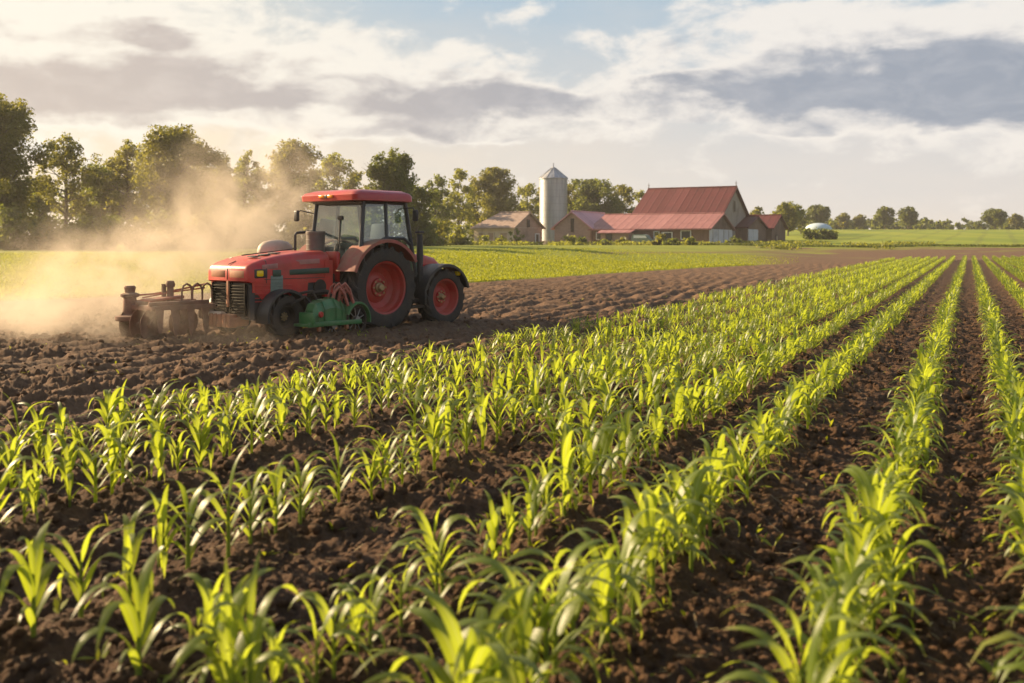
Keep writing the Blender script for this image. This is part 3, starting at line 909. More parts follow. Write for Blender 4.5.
HEAD = R(50)
def tractor():
    T = empty('tractor', (-3.22, 21.2, 0), PI + HEAD)
    T.location.z = -0.03
    tag(T, 'red farm tractor with glazed cab working the bare soil in a cloud of dust', 'tractor')
    # wheels: large driven wheels, smaller rear wheels, small dark front wheels
    for out in (1, -1):
        wheel(T, 'wheel', .18, out * 0.73, 0.88, 0.60, 0.535, out, 18)
        wheel(T, 'wheel', -1.58, out * 0.82, 0.62, 0.40, 0.385, out, 16)
        wheel(T, 'wheel', 2.62, out * 0.80, 0.42, 0.28, 0.22, out, 14, 'grease', 0.12)
    # chassis and engine
    c = MB()
    c.box((0.55, 0, 0.72), (4.3, 0.62, 0.42), 0.05)
    c.box((0.18, 0, 0.82), (0.4, 0.86, 0.32), 0.05); c.tube([(.18, -.66, .84), (.18, .66, .84)], .12, 14)
    c.box((-1.58, 0, 0.6), (0.4, 1.3, 0.26), 0.05)
    c.box((2.62, 0, 0.45), (0.26, 1.3, 0.18), 0.04)
    c.box((-0.78, 0.62, 0.52), (1.0, 0.5, 0.10), 0.02)
    c.box((-0.78, 0.80, 0.40), (0.5, 0.26, 0.06), 0.02)
    c.build('chassis', M['grease'], T)
    e = MB()
    e.box((1.75, 0, 0.85), (1.35, 0.95, 0.62), 0.06)
    for x in (1.3, 1.55, 1.8, 2.05): e.tube([(x, .5, .62), (x, .52, 1.05)], 0.05, 8)
    e.tube([(1.2, .55, .75), (1.5, .62, .8), (1.9, .6, .78), (2.2, .55, .7)], 0.06, 8)
    e.lathe([(0.001, -.1), (.15, -.1), (.17, 0), (.15, .1), (0.001, .1)], 18, Matrix.Translation((1.62, .55, .90)) @ Matrix.Rotation(PI / 2, 4, 'X'))
    e.lathe([(0.001, -.1), (.10, -.1), (.10, .12), (0.001, .12)], 14, Matrix.Translation((1.36, .6, .66)) @ Matrix.Rotation(PI / 2, 4, 'X'))
    e.build('engine', M['grease'], T)
    # bonnet
    secs = [(1.36, .60, .98, 1.50, .14), (1.45, .63, .96, 1.53, .15), (1.9, .665, .96, 1.51, .16), (2.4, .69, .96, 1.455, .16), (2.72, .70, .97, 1.39, .16),
            (2.90, .69, .985, 1.33, .15), (2.985, .665, 1.0, 1.285, .12), (3.02, .62, 1.02, 1.24, .09)]
    m = MB()
    m.loft([[(x, y, z) for (y, z) in rrect(w, zb, zt, rad, 5, 0.03)] for (x, w, zb, zt, rad) in secs])
    bonnet = m.build('bonnet', M['red'], T, 40)
    d = MB()
    d.box((2.2, 0.0, 1.525), (1.1, 0.03, 0.02), 0.005, Matrix.Rotation(R(6), 4, 'Y'))
    for x in (2.25, 2.45, 2.65):
        d.box((x, 0.22, 1.505 - (x - 2.25) * .14), (0.10, 0.26, 0.02), 0.005, Matrix.Rotation(R(7), 4, 'Y'))
    d.build('bonnet_vents', M['black'], bonnet)
    for sg in (1, -1):
        d = MB(); d.box((1.98, sg * .667, 1.34), (0.72, 0.012, 0.085), 0.004, Matrix.Rotation(R(2.5), 4, 'Y') @ Matrix.Rotation(sg * R(-2), 4, 'Z'))
        d.build('worn_decal', M['decal'], bonnet)
        d = MB(); d.box((2.63, sg * .695, 1.27), (0.30, 0.012, 0.09), 0.004, Matrix.Rotation(R(5), 4, 'Y'))
        d.build('worn_decal', M['decal'], bonnet)
    for sg in (1, -1):
        d = MB(); d.box((1.98, sg * .682, 1.165), (1.10, 0.02, 0.10), 0.006, Matrix.Rotation(R(1.5), 4, 'Y') @ Matrix.Rotation(sg * R(-2.2), 4, 'Z'))
        d.box((2.50, sg * .70, 1.15), (0.16, 0.02, 0.12), 0.006)
        d.build('green_stripe', M['greenstripe'], bonnet)
    d = MB(); d.box((3.018, 0, 1.14), (.012, .018, .20), .003); d.box((2.93, 0, 1.338), (.16, .016, .012), .003, Matrix.Rotation(R(22), 4, 'Y'))
    d.build('nose_seam', M['black'], bonnet)
    for sg in (1, -1):
        d = MB(); d.tube([(1.46, sg * .628, 1.045), (1.9, sg * .668, 1.045), (2.4, sg * .692, 1.045), (2.74, sg * .702, 1.045)], .007, 5)
        d.tube([(2.70, sg * .703, .98), (2.70, sg * .704, 1.22), (2.69, sg * .66, 1.37), (2.69, sg * .40, 1.425)], .007, 5)
        d.build('panel_gap', M['black'], bonnet)
    # side panels under the bonnet
    for sg in (1, -1):
        p = MB()
        poly = [(2.93, 1.0), (2.93, .82), (2.86, .80), (2.74, .66), (2.62, .60), (1.95, .58), (1.88, .76), (1.86, 1.0)]
        p.prism(poly, -.03, .03, Matrix.Translation((0, sg * .655, 0)) @ Matrix.Rotation(PI / 2, 4, 'X'))
        for z in (.93, .86, .79, .72, .66): p.box((2.55, sg * .688, z), (0.72, 0.012, 0.014), 0.003)
        sp = p.build('side_panel', M['red'], T, 25)
        g = MB(); g.box((2.50, sg * .694, .86), (0.24, 0.022, 0.50), 0.008)
        for k in range(7): g.box((2.50, sg * .708, .66 + k * .065), (0.20, 0.012, 0.022), 0.003)
        g.build('side_louvre', M['greygreen'], sp)
        q = MB(); q.prism([(1.86, 1.0), (1.86, .78), (1.40, .86), (1.36, 1.0)], -.02, .02, Matrix.Translation((0, sg * .60, 0)) @ Matrix.Rotation(PI / 2, 4, 'X'))
        q.build('lower_cowl', M['black'], T)
        r_ = MB(); r_.loft([[(1.40 + a, sg * .60 + b, z) for a, b in ((-.10, -.05), (.10, -.05), (.10, .04), (-.10, .04))] for z in (.70, .95, 1.2, 1.42)])
        r_.build('cowl_post', M['red'], T, 30)
        # headlight set in the bonnet corner
        hl = MB(); hl.box((2.80, sg * .685, 1.15), (0.24, 0.05, 0.16), 0.02); ho = hl.build('headlight', M['black'], T)
        hl = MB(); hl.box((2.83, sg * .712, 1.155), (0.12, 0.02, 0.105), 0.02); hl.build('lens', M['yellow'], ho)
    # grille: two dark slatted halves round a middle bar, rounded lower corners
    g = MB()
    g.loft([[(x, y, z) for (y, z) in rrect(w, zb, zt, rad, 4)] for (x, w, zb, zt, rad) in
            ((2.66, .66, .34, .99, .05), (2.90, .655, .33, .99, .06), (2.965, .61, .35, .98, .07))])
    go = g.build('grille', M['black'], T, 30)
    for sg in (1, -1):
        s_ = MB()
        for k in range(10):
            s_.box((2.985, sg * .29, .46 + k * .052), (0.035, .46, .026), .004, Matrix.Rotation(R(-15), 4, 'Y'))
        for yy in (.06, .52): s_.box((2.985, sg * yy, .69), (.05, .03, .58), .006)
        s_.build('slats', M['grille'], go)
    b = MB(); b.box((2.995, 0, .86), (.045, .075, .62), .012); b.box((2.998, 0, .64), (.05, .10, .12), .02); b.build('centre_bar', M['orange'], go)
    f = MB()
    for sg in (1, -1):
        f.box((3.012, sg * .30, 1.14), (.02, .46, .13), .008)
    f.build('nose_panel', M['orange'], bonnet)
    # front weight carrier and bumper
    w = MB()
    w.box((2.98, 0, .30), (.34, .72, .17), .04)
    for k in range(5): w.box((3.10, -.28 + k * .14, .32), (.16, .12, .24), .03)
    w.build('front_weights', M['orange'], T)
    w = MB(); w.tube([(3.05, -.62, .40), (3.10, -.55, .42), (3.10, .0, .42)], .055, 8)
    w.loft([[(3.06 + .11 * math.cos(a) * s, -.62 + .2 * math.sin(a) * s, .42 + h) for a in [2 * PI * k / 14 for k in range(14)]] for s, h in ((.3, -.12), (.9, -.08), (1, 0), (.9, .07), (.4, .11))])
    w.build('front_lamp_pod', M['tan'], T, 50)
    # mudguard over the small front wheel
    for sg in (1, -1):
        m = MB()
        y0, y1 = (.60, .98) if sg > 0 else (-.98, -.60)
        fender_arc(m, 2.62, .40, min(y0, y1), max(y0, y1), .47, .495, R(-15), R(165), 16, .03)
        m.build('front_mudguard', M['black'], T, 40)
    # air cleaner canister on its pipe
    a = MB()
    a.tube([(1.12, -.12, 1.2), (1.12, -.12, 1.6)], .07, 12)
    a.tube([(1.12, .12, 1.05), (1.10, .14, 1.35), (1.12, .0, 1.5)], .05, 10)
    ao = a.build('intake_pipe', M['grease'], T)
    a = MB(); a.lathe([(0.001, 1.52), (.15, 1.52), (.185, 1.56), (.19, 1.9), (.19, 1.93), (.20, 1.935), (.20, 1.985), (.185, 2.0), (0.001, 2.0)], 28, Matrix.Translation((1.12, -.12, 0)))
    for z in (1.62, 1.72, 1.82): a.lathe([(.19, z - .008), (.195, z), (.19, z + .008)], 28, Matrix.Translation((1.12, -.12, 0)))
    a.build('air_cleaner', M['canister'], ao, 40)
    # firewall behind the bonnet
    f = MB(); f.box((1.05, .32, 1.28), (.10, .42, .62), .04); f.build('firewall', M['red'], T)
    # tan tank and grab rail on the far side
    a = MB(); a.loft([[(1.45 + .42 * math.cos(t) * s, -1.02 + .26 * math.sin(t) * s, z) for t in [2 * PI * k / 24 for k in range(24)]] for s, z in ((.85, 1.40), (1, 1.45), (1, 1.60), (.92, 1.70), (.7, 1.78), (.35, 1.82), (.05, 1.83))])
    a.build('tank', M['tan'], T, 50)
    a = MB(); a.box((1.4, -.92, 1.1), (.5, .3, .5), .04); a.build('tank_bracket', M['grease'], T)
    a = MB(); a.tube([(1.25, -.62, 1.3), (1.25, -.62, 1.93), (1.21, -.62, 1.97), (.8, -.62, 2.0), (.75, -.62, 1.96), (.75, -.62, 1.5)], .028, 8); a.build('grab_rail', M['black'], T)

    # cab frame
    fw, rw = .80, .80
    corners = {  # bottom and top of each pillar: x, y, z
        'A': ((.74, fw, 1.05), (.58, .74, 2.62)), 'B': ((.02, rw + .02, 1.52), (-.02, .745, 2.62)), 'C': ((-.84, rw, 1.08), (-.58, .74, 2.62))}
    cf = MB()
    for sg in (1, -1):
        for k in 'ABC':
            (a_, b_) = corners[k]
            cf.tube([(a_[0], sg * a_[1], a_[2]), (b_[0], sg * b_[1], b_[2])], .046 if k != 'B' else .04, 8)
        cf.tube([(.58, sg * .74, 2.60), (-.58, sg * .74, 2.60)], .04, 8)
        cf.tube([(.74, sg * fw, 1.07), (.55, sg * fw, 1.07)], .04, 8)
        cf.tube([(.45, sg * .80, 1.70), (.02, sg * .80, 1.86), (-.5, sg * .78, 1.86), (-.72, sg * .78, 1.72)], .035, 8)
    cf.tube([(.58, -.74, 2.60), (.58, .74, 2.60)], .045, 8)
    cf.tube([(-.58, -.74, 2.60), (-.58, .74, 2.60)], .045, 8)
    cf.tube([(.76, -.8, 1.06), (.76, .8, 1.06)], .05, 8)
    cf.tube([(-.84, -.8, 1.08), (-.84, .8, 1.08)], .05, 8)
    cf.box((-.02, 0, 1.02), (1.7, .84, .16), .04)
    cf.box((-.02, 0, .86), (1.4, .82, .30), .04)
    cab = cf.build('cab_frame', M['frame'], T)
    # dashed inner wiper post seen through the windscreen
    wp = MB(); wp.tube([(.70, .10, 1.2), (.64, .08, 2.25)], .022, 6); wp.box((.63, .08, 2.28), (.05, .16, .09), .02)
    wp.tube([(.76, -.2, 1.1), (.70, .05, 1.75)], .012, 5); wp.build('wiper', M['black'], cab)
    def pane(name, q, th=.008):
        c_ = [Vector(p) for p in q]
        n = (c_[1] - c_[0]).cross(c_[2] - c_[0]).normalized() * th
        g_ = MB(); k = len(c_)
        g_.add([p for p in c_], [list(range(k))])
        g_.build(name, M['glass'], T)
    pane('windscreen', [(.745, -.77, 1.1), (.745, .77, 1.1), (.59, .71, 2.57), (.59, -.71, 2.57)])
    for sg in (1, -1):
        pane('side_window', [(.70, sg * .80, 1.1), (.40, sg * .80, 1.72), (.03, sg * .80, 1.88), (-.01, sg * .745, 2.57), (.56, sg * .735, 2.57)][::sg])
        pane('rear_side_window', [(.0, sg * .80, 1.88), (-.5, sg * .78, 1.88), (-.76, sg * .78, 1.5), (-.58, sg * .735, 2.57), (-.03, sg * .745, 2.57)][::sg])
    pane('rear_window', [(-.83, .77, 1.15), (-.83, -.77, 1.15), (-.60, -.71, 2.57), (-.60, .71, 2.57)])
    # roof
    rf = MB()
    def rring(x0, x1, w, z, rad):
        pts = []
        for (cx, cy, a0) in ((x1 - rad, w - rad, 0), (x0 + rad, w - rad, PI / 2), (x0 + rad, -w + rad, PI), (x1 - rad, -w + rad, 1.5 * PI)):
            for k in range(6):
                a = a0 + PI / 2 * k / 5
                pts.append((cx + rad * math.cos(a), cy + rad * math.sin(a), z))
        return pts
    rf.loft([rring(-.66, .82, .84, 2.62, .12), rring(-.72, .92, .90, 2.63, .14), rring(-.72, .93, .90, 2.74, .14), rring(-.68, .88, .86, 2.80, .14), rring(-.60, .70, .70, 2.855, .14), rring(-.3, .3, .4, 2.865, .14)])
    ro = rf.build('cab_roof', M['red_roof'], T, 40)
    u = MB(); u.box((.02, 0, 2.63), (1.45, 1.52, .05), .02); u.box((.74, 0, 2.615), (.10, 1.3, .07), .03); u.build('roof_lining', M['black'], ro)
    for y in (.12, -.15):
        l = MB(); l.box((.935, y, 2.715), (.04, .17, .065), .02); l.build('amber_lamp', M['amber'], ro)
    l = MB(); l.box((.93, -.015, 2.715), (.03, .09, .075), .015); l.build('lamp_bracket', M['black'], ro)
    # mirrors
    for p0, p1, p2 in (((.60, -.76, 2.38), (.80, -1.02, 2.45), (.84, -1.10, 2.40)), ((-.52, .76, 2.50), (-.62, .95, 2.50), (-.64, 1.0, 2.40))):
        a = MB(); a.tube([p0, p1, p2], .014, 6); ar = a.build('mirror_arm', M['black'], T)
        a = MB(); a.box((p2[0], p2[1], p2[2] - .06), (.07, .15, .24), .035, None, 3); a.build('mirror', M['black'], ar)
    # cab interior
    s_ = MB(); s_.box((-.28, 0, 1.42), (.5, .52, .14), .05); s_.box((-.52, 0, 1.82), (.14, .5, .72), .05, Matrix.Rotation(R(-8), 4, 'Y')); s_.box((-.28, 0, 1.22), (.35, .35, .3), .03)
    s_.build('driver_seat', M['seat'], T)
    s_ = MB(); s_.tube([(.58, 0, 1.1), (.36, 0, 1.62)], .04, 8); s_.box((.52, 0, 1.3), (.18, .7, .4), .06)
    R_ = Matrix.Translation((.33, 0, 1.66)) @ Matrix.Rotation(R(-35), 4, 'Y')
    s_.lathe([(.19 + .016 * math.cos(k * PI / 4), .016 * math.sin(k * PI / 4)) for k in range(8)], 24, R_, closed=True)
    s_.build('steering_console', M['seat'], T)
    s_ = MB(); s_.lathe([(.001, 1.1), (.05, 1.1), (.055, 1.3), (.02, 1.42), (.02, 1.5), (.001, 1.5)], 14, Matrix.Translation((.62, .42, 0))); s_.build('bottle', M['bottle'], T)

    # big mudguards
    for sg in (1, -1):
        m = MB(); y0, y1 = (.50, 1.06) if sg > 0 else (-1.06, -.50)
        fender_arc(m, .18, .86, y0, y1, .96, .985, R(20), R(148), 22, .05 if sg > 0 else .0)
        m.build('mudguard', M['faded'], T, 40)
        m = MB(); m.prism([(.18 + .92 * math.cos(a), .86 + .92 * math.sin(a)) for a in [R(25 + 5 * k) for k in range(25)]] + [(-.42, 1.0), (.78, 1.0)], -.015, .015, Matrix.Translation((0, sg * .395, 0)) @ Matrix.Rotation(PI / 2, 4, 'X'))
        m.build('inner_guard', M['black'], T)
        # rear mudguards, dark, with a vertical front apron
        m = MB(); y0, y1 = (.58, 1.06) if sg > 0 else (-1.06, -.58)
        fender_arc(m, -1.58, .58, y0, y1, .70, .725, R(15), R(165), 18, .04)
        m.box((-.905, sg * .82, .62), (.05, .46, .34), .02)
        ro2 = m.build('rear_mudguard', M['black'], T, 40)
        l = MB(); l.box((-2.02, sg * .92, 1.08), (.10, .14, .10), .03); l.build('tail_lamp', M['yellow'], ro2)
    # red rear body with pinkish top and the upright stack
    m = MB(); m.loft([[(x, y, z) for (y, z) in rrect(w, .75, zt, .12, 4, .03)] for x, w, zt in ((-.88, .5, 1.52), (-1.4, .5, 1.50), (-1.8, .47, 1.42), (-2.05, .40, 1.28), (-2.12, .33, 1.15))])
    m.build('rear_body', M['red'], T, 40)
    m = MB(); m.box((-1.05, .52, 1.15), (.28, .06, .42), .02); m.build('side_tank', M['green'], T)
    m = MB(); m.tube([(-.97, .80, .75), (-.97, .80, 1.5), (-.96, .80, 1.95)], [.05, .075, .06], 12); m.box((-.96, .80, 1.99), (.16, .14, .05), .015); m.build('exhaust_stack', M['black'], T)
    m = MB(); m.tube([(-2.1, 0, .6), (-2.5, 0, .5)], .05, 8); m.box((-2.2, 0, .6), (.25, .3, .2), .03); m.build('drawbar', M['grease'], T)
    # the nose parts are drawn out to the length of the real bonnet
    for o in T.children:
        if o.name.split('.')[0] in ('bonnet', 'side_panel', 'headlight', 'grille', 'front_weights', 'front_lamp_pod', 'lower_cowl'):
            o.scale = (1.17, 1.0, 1.055); o.location.x = 1.36 * (1 - 1.17); o.location.z = -.02
    return T
tractor()

def in_tractor(x, y, z=0.0):
    f = Vector((-math.cos(HEAD), -math.sin(HEAD), 0)); l = Vector((math.sin(HEAD), -math.cos(HEAD), 0))
    return Vector((-3.22, 21.2, z)) + f * x + l * y

def seeder():
    p = in_tractor(1.92, 1.25)
    S = empty('seeding_unit', (p.x, p.y, -0.03), PI + HEAD)
    S.scale = (.86, .86, 1.0)
    tag(S, 'green seeding unit on small spoked wheels beside the tractor', 'seeder')
    h = MB()
    secs = [(.52, .20, .26, .50), (.46, .24, .24, .62), (.15, .25, .24, .70), (-.05, .25, .24, .70), (-.38, .22, .25, .58), (-.46, .18, .27, .48)]
    h.loft([[(x, w, zb), (x, w, zt - .16), (x, w * .55, zt), (x, -w * .55, zt), (x, -w, zt - .16), (x, -w, zb)] for x, w, zb, zt in secs])
    ho = h.build('housing', M['green'], S, 25)
    for x, zt in ((.30, .665), (-.02, .705), (-.22, .645)):
        r_ = MB(); z = zt
        r_.loft([[(x + d, w_, z_) for d in (-.012, .012)] + [(x + d, w_ * 1.03, z_ + .015) for d in (.012, -.012)] for w_, z_ in ((.262, .25), (.262, z - .15), (.15, z + .005), (-.15, z + .005), (-.262, z - .15), (-.262, .25))])
        r_.build('rib', M['green'], ho, 20)
    f = MB(); f.box((0.02, 0, .235), (1.5, .46, .05), .012); f.box((.02, .27, .25), (1.5, .05, .09), .012); f.box((.66, .1, .36), (.06, .5, .22), .012)
    f.build('base_frame', M['green'], S)
    l = MB(); l.lathe([(.001, -.03), (.05, -.03), (.06, 0), (.05, .03), (.001, .03)], 16, Matrix.Translation((.42, .27, .43)) @ Matrix.Rotation(PI / 2, 4, 'X')); l.build('red_reflector', M['red'], S)
    for x, r_, y in ((.02, .23, .18), (-.62, .30, .22)):
        W = empty('wheel', (x, y, r_ - .02), 0, S)
        rot = Matrix.Rotation(PI / 2, 4, 'X')
        t = MB(); t.lathe([(r_ - .035 + .03 * math.cos(k * PI / 4), .045 * math.sin(k * PI / 4)) for k in range(8)], 36, rot, closed=True); t.build('tyre', M['tyre'], W)
        t = MB(); t.lathe([(r_ - .05, -.02), (r_ - .06, 0), (r_ - .05, .02)], 30, rot)
        for k in range(9):
            a = 2 * PI * k / 9
            t.tube([(0.05 * math.cos(a), .0, .05 * math.sin(a)), ((r_ - .05) * math.cos(a), 0, (r_ - .05) * math.sin(a))], .011, 5)
        t.build('rim', M['steel'], W)
        t = MB(); t.lathe([(.001, -.06), (.07, -.06), (.08, 0), (.07, .06), (.001, .06)], 16, rot); t.build('hub', M['steel'], W)
    m = MB(); fender_arc(m, -.62, .28, .08, .34, .335, .352, R(20), R(190), 14, .02); m.build('wheel_guard', M['green'], S, 40)
    for x in (.45, -.32):
        b = MB(); b.box((x, .24, .16), (.09, .09, .10), .03); b.build('foot', M['orange'], S)
    # bundle of hoses over the top
    hs = MB()
    rr = random.Random(3)
    for k in range(11):
        a = -.15 - .24 * rr.random(); y = -.05 + .22 * rr.random()
        top = .82 + .2 * rr.random()
        hs.tube([(a + .12, y - .05, .62), (a + .06 * rr.random() + .03, y, top - .07), (a - .02, y + .03, top), (a - .12, y + .07, top - .12), (a - .20, y + .12, .56)], .018 + .016 * rr.random(), 6)
    hs.build('hose_bundle', M['hose'], S, 60)
    hs = MB(); hs.tube([(.1, -.2, .6), (.2, -.3, .85), (.5, -.4, .8)], .03, 8); hs.tube([(.3, -.2, .6), (.4, -.3, .75), (.7, -.4, .6)], .03, 8); hs.build('linkage', M['grease'], S)
seeder()

def cultivator():
    p = in_tractor(4.05, -.85)
    C = empty('cultivator', (p.x, p.y, -0.04), PI + HEAD)
    C.scale = (.88, .88, .95)
    tag(C, 'dusty rust-red disc cultivator in front of the tractor', 'cultivator')
    f = MB()
    # transverse and longitudinal beams
    for x in (-.62, .0, .62): f.box((x, 0, .62), (.09, 1.16, .10), .02)
    for y in (-.5, 0, .5): f.box((0, y, .70), (1.4, .08, .08), .02)
    f.box((-.8, .3, .60), (.55, .4, .12), .03)
    f.build('frame', M['rusty'], C)
    s = MB(); s.prism([(-.75, .66), (.6, .66), (.6, .58), (.2, .58), (-.75, .58)], -.02, .02, Matrix.Translation((0, .57, 0)) @ Matrix.Rotation(PI / 2, 4, 'X')); s.build('side_plate', M['rusty'], C)
    s = MB(); s.box((.15, .1, .78), (.8, .4, .05), .015, Matrix.Rotation(R(4), 4, 'Y')); s.build('red_cover', M['faded'], C)
    # ring of end post with caps
    e = MB()
    e.lathe([(.001, .35), (.27, .35), (.30, .38), (.30, .44), (.22, .46), (.15, .48), (.13, .80), (.19, .82), (.19, .87), (.14, .89), (.10, .90), (.12, 1.0), (.10, 1.03), (.001, 1.03)], 20, Matrix.Translation((.62, -.38, 0)))
    e.build('bearing_post', M['rusty'], C, 35)
    # discs
    for k in range(3):
        y = -.46 + k * .42
        for x, sg in (((.60, 1), (-.42, -1)) if k == 1 else ((.60, 1),)):
            d = MB(); rot = Matrix.Translation((x, y, .29)) @ Matrix.Rotation(sg * R(18), 4, 'Z') @ Matrix.Rotation(PI / 2, 4, 'X')
            d.lathe([(.001, .045), (.12, .04), (.24, .015), (.31, -.02), (.312, -.026), (.24, .005), (.12, .03), (.001, .035)], 26, rot)
            d.lathe([(.001, -.05), (.05, -.05), (.05, .08), (.001, .08)], 12, rot)
            do = d.build('disc', M['rusty'], C, 35)
            a = MB(); a.tube([(x, y, .30), (x - sg * .10, y + .05, .48), (x - sg * .16, y + .02, .62)], .03, 6); a.build('disc_arm', M['rusty'], do)
    # hydraulic hoops and cylinders on top
    for (x, y) in ((-.30, .30), (-.52, .35), (-.74, .38)):
        h = MB(); h.tube([(x - .12, y, .66), (x - .12, y, .92), (x - .08, y, 1.02), (x, y, 1.06), (x + .08, y, 1.02), (x + .12, y, .92), (x + .12, y, .66)], .022, 7); h.build('hoop', M['rusty'], C)
    h = MB(); h.tube([(-.02, .12, .72), (-.02, .12, 1.0)], .07, 10); h.tube([(.06, .0, .72), (.06, .0, 1.06)], .05, 10); h.lathe([(.001, 0), (.09, 0), (.10, .05), (.07, .12), (.001, .13)], 14, Matrix.Translation((-.02, .12, 1.0)))
    h.build('hydraulic_valve', M['rusty'], C)
    h = MB(); h.tube([(.6, -.3, .84), (.2, -.2, .86), (-.3, .1, .95), (-.8, .3, 1.05)], .02, 6); h.tube([(.5, -.1, .8), (-.1, .1, .9), (-.8, .2, .96)], .016, 6); h.build('hydraulic_line', M['hose'], C)
    # front ridging shares
    for k in range(0):
        y = 0
        s = MB(); s.loft([[(.70 - .02, y - .16, .52), (.78 + .02, y - .16, .52), (.78 + .02, y + .16, .52), (.78 - .02, y + .16, .52)],
                          [(.80 - .02, y - .12, .30), (.80 + .02, y - .12, .30), (.80 + .02, y + .12, .30), (.80 - .02, y + .12, .30)],
                          [(.86 - .01, y - .015, .02), (.86 + .01, y - .015, .02), (.86 + .01, y + .015, .02), (.86 - .01, y + .015, .02)]])
        s.build('share', M['rusty'], C, 25)
    for k in range(4):
        x = -.62 + k * .36
        s = MB(); s.prism([(x - .10, .62), (x + .10, .62), (x + .04, .20), (x - .02, .02), (x - .07, .22)], -.015, .015, Matrix.Translation((0, .5, 0)) @ Matrix.Rotation(PI / 2, 4, 'X'))
        s.build('share', M['rusty'], C, 25)
cultivator()
# ------------------------------------------------------------------ trees
def leaf_cards(P, N, size, asp=0.55):
    """rhombic leaf sprays: centres P, normals N"""
    n = len(P)
    N = N / np.maximum(np.linalg.norm(N, axis=1, keepdims=True), 1e-6)
    T = np.cross(N, rng.normal(size=(n, 3))); T /= np.maximum(np.linalg.norm(T, axis=1, keepdims=True), 1e-6)
    B = np.cross(N, T)
    s = size * rng.uniform(0.55, 1.35, (n, 1))
    a = T * s; b = B * s * asp
    bend = N * s * 0.25
    V = np.stack([P - a - bend, P - b, P + a - bend, P + b], 1).reshape(-1, 3)
    Q = np.arange(4 * n).reshape(-1, 4)
    return V, Q

def crown_points(clumps, per, flat=0.8):
    """points spread through irregular clumps, denser at the rim, hanging a little"""
    out, nor = [], []
    for (c, r_) in clumps:
        k = max(6, int(per * rng.uniform(0.6, 1.4)))
        d = rng.normal(size=(k, 3)); d /= np.linalg.norm(d, axis=1, keepdims=True)
        rad = r_ * rng.uniform(0.15, 1.0, (k, 1)) ** 0.55
        wob = 1 + 0.35 * np.sin(3 * d[:, :1] * 2 + rng.uniform(0, 6)) * np.cos(4 * d[:, 1:2] + rng.uniform(0, 6))
        p = d * rad * wob * np.array([1, 1, flat])
        out.append(np.array(c) + p)
        nor.append(d + rng.normal(size=(k, 3)) * 0.9 + np.array([0, 0, 0.5]))
    return np.concatenate(out), np.concatenate(nor)

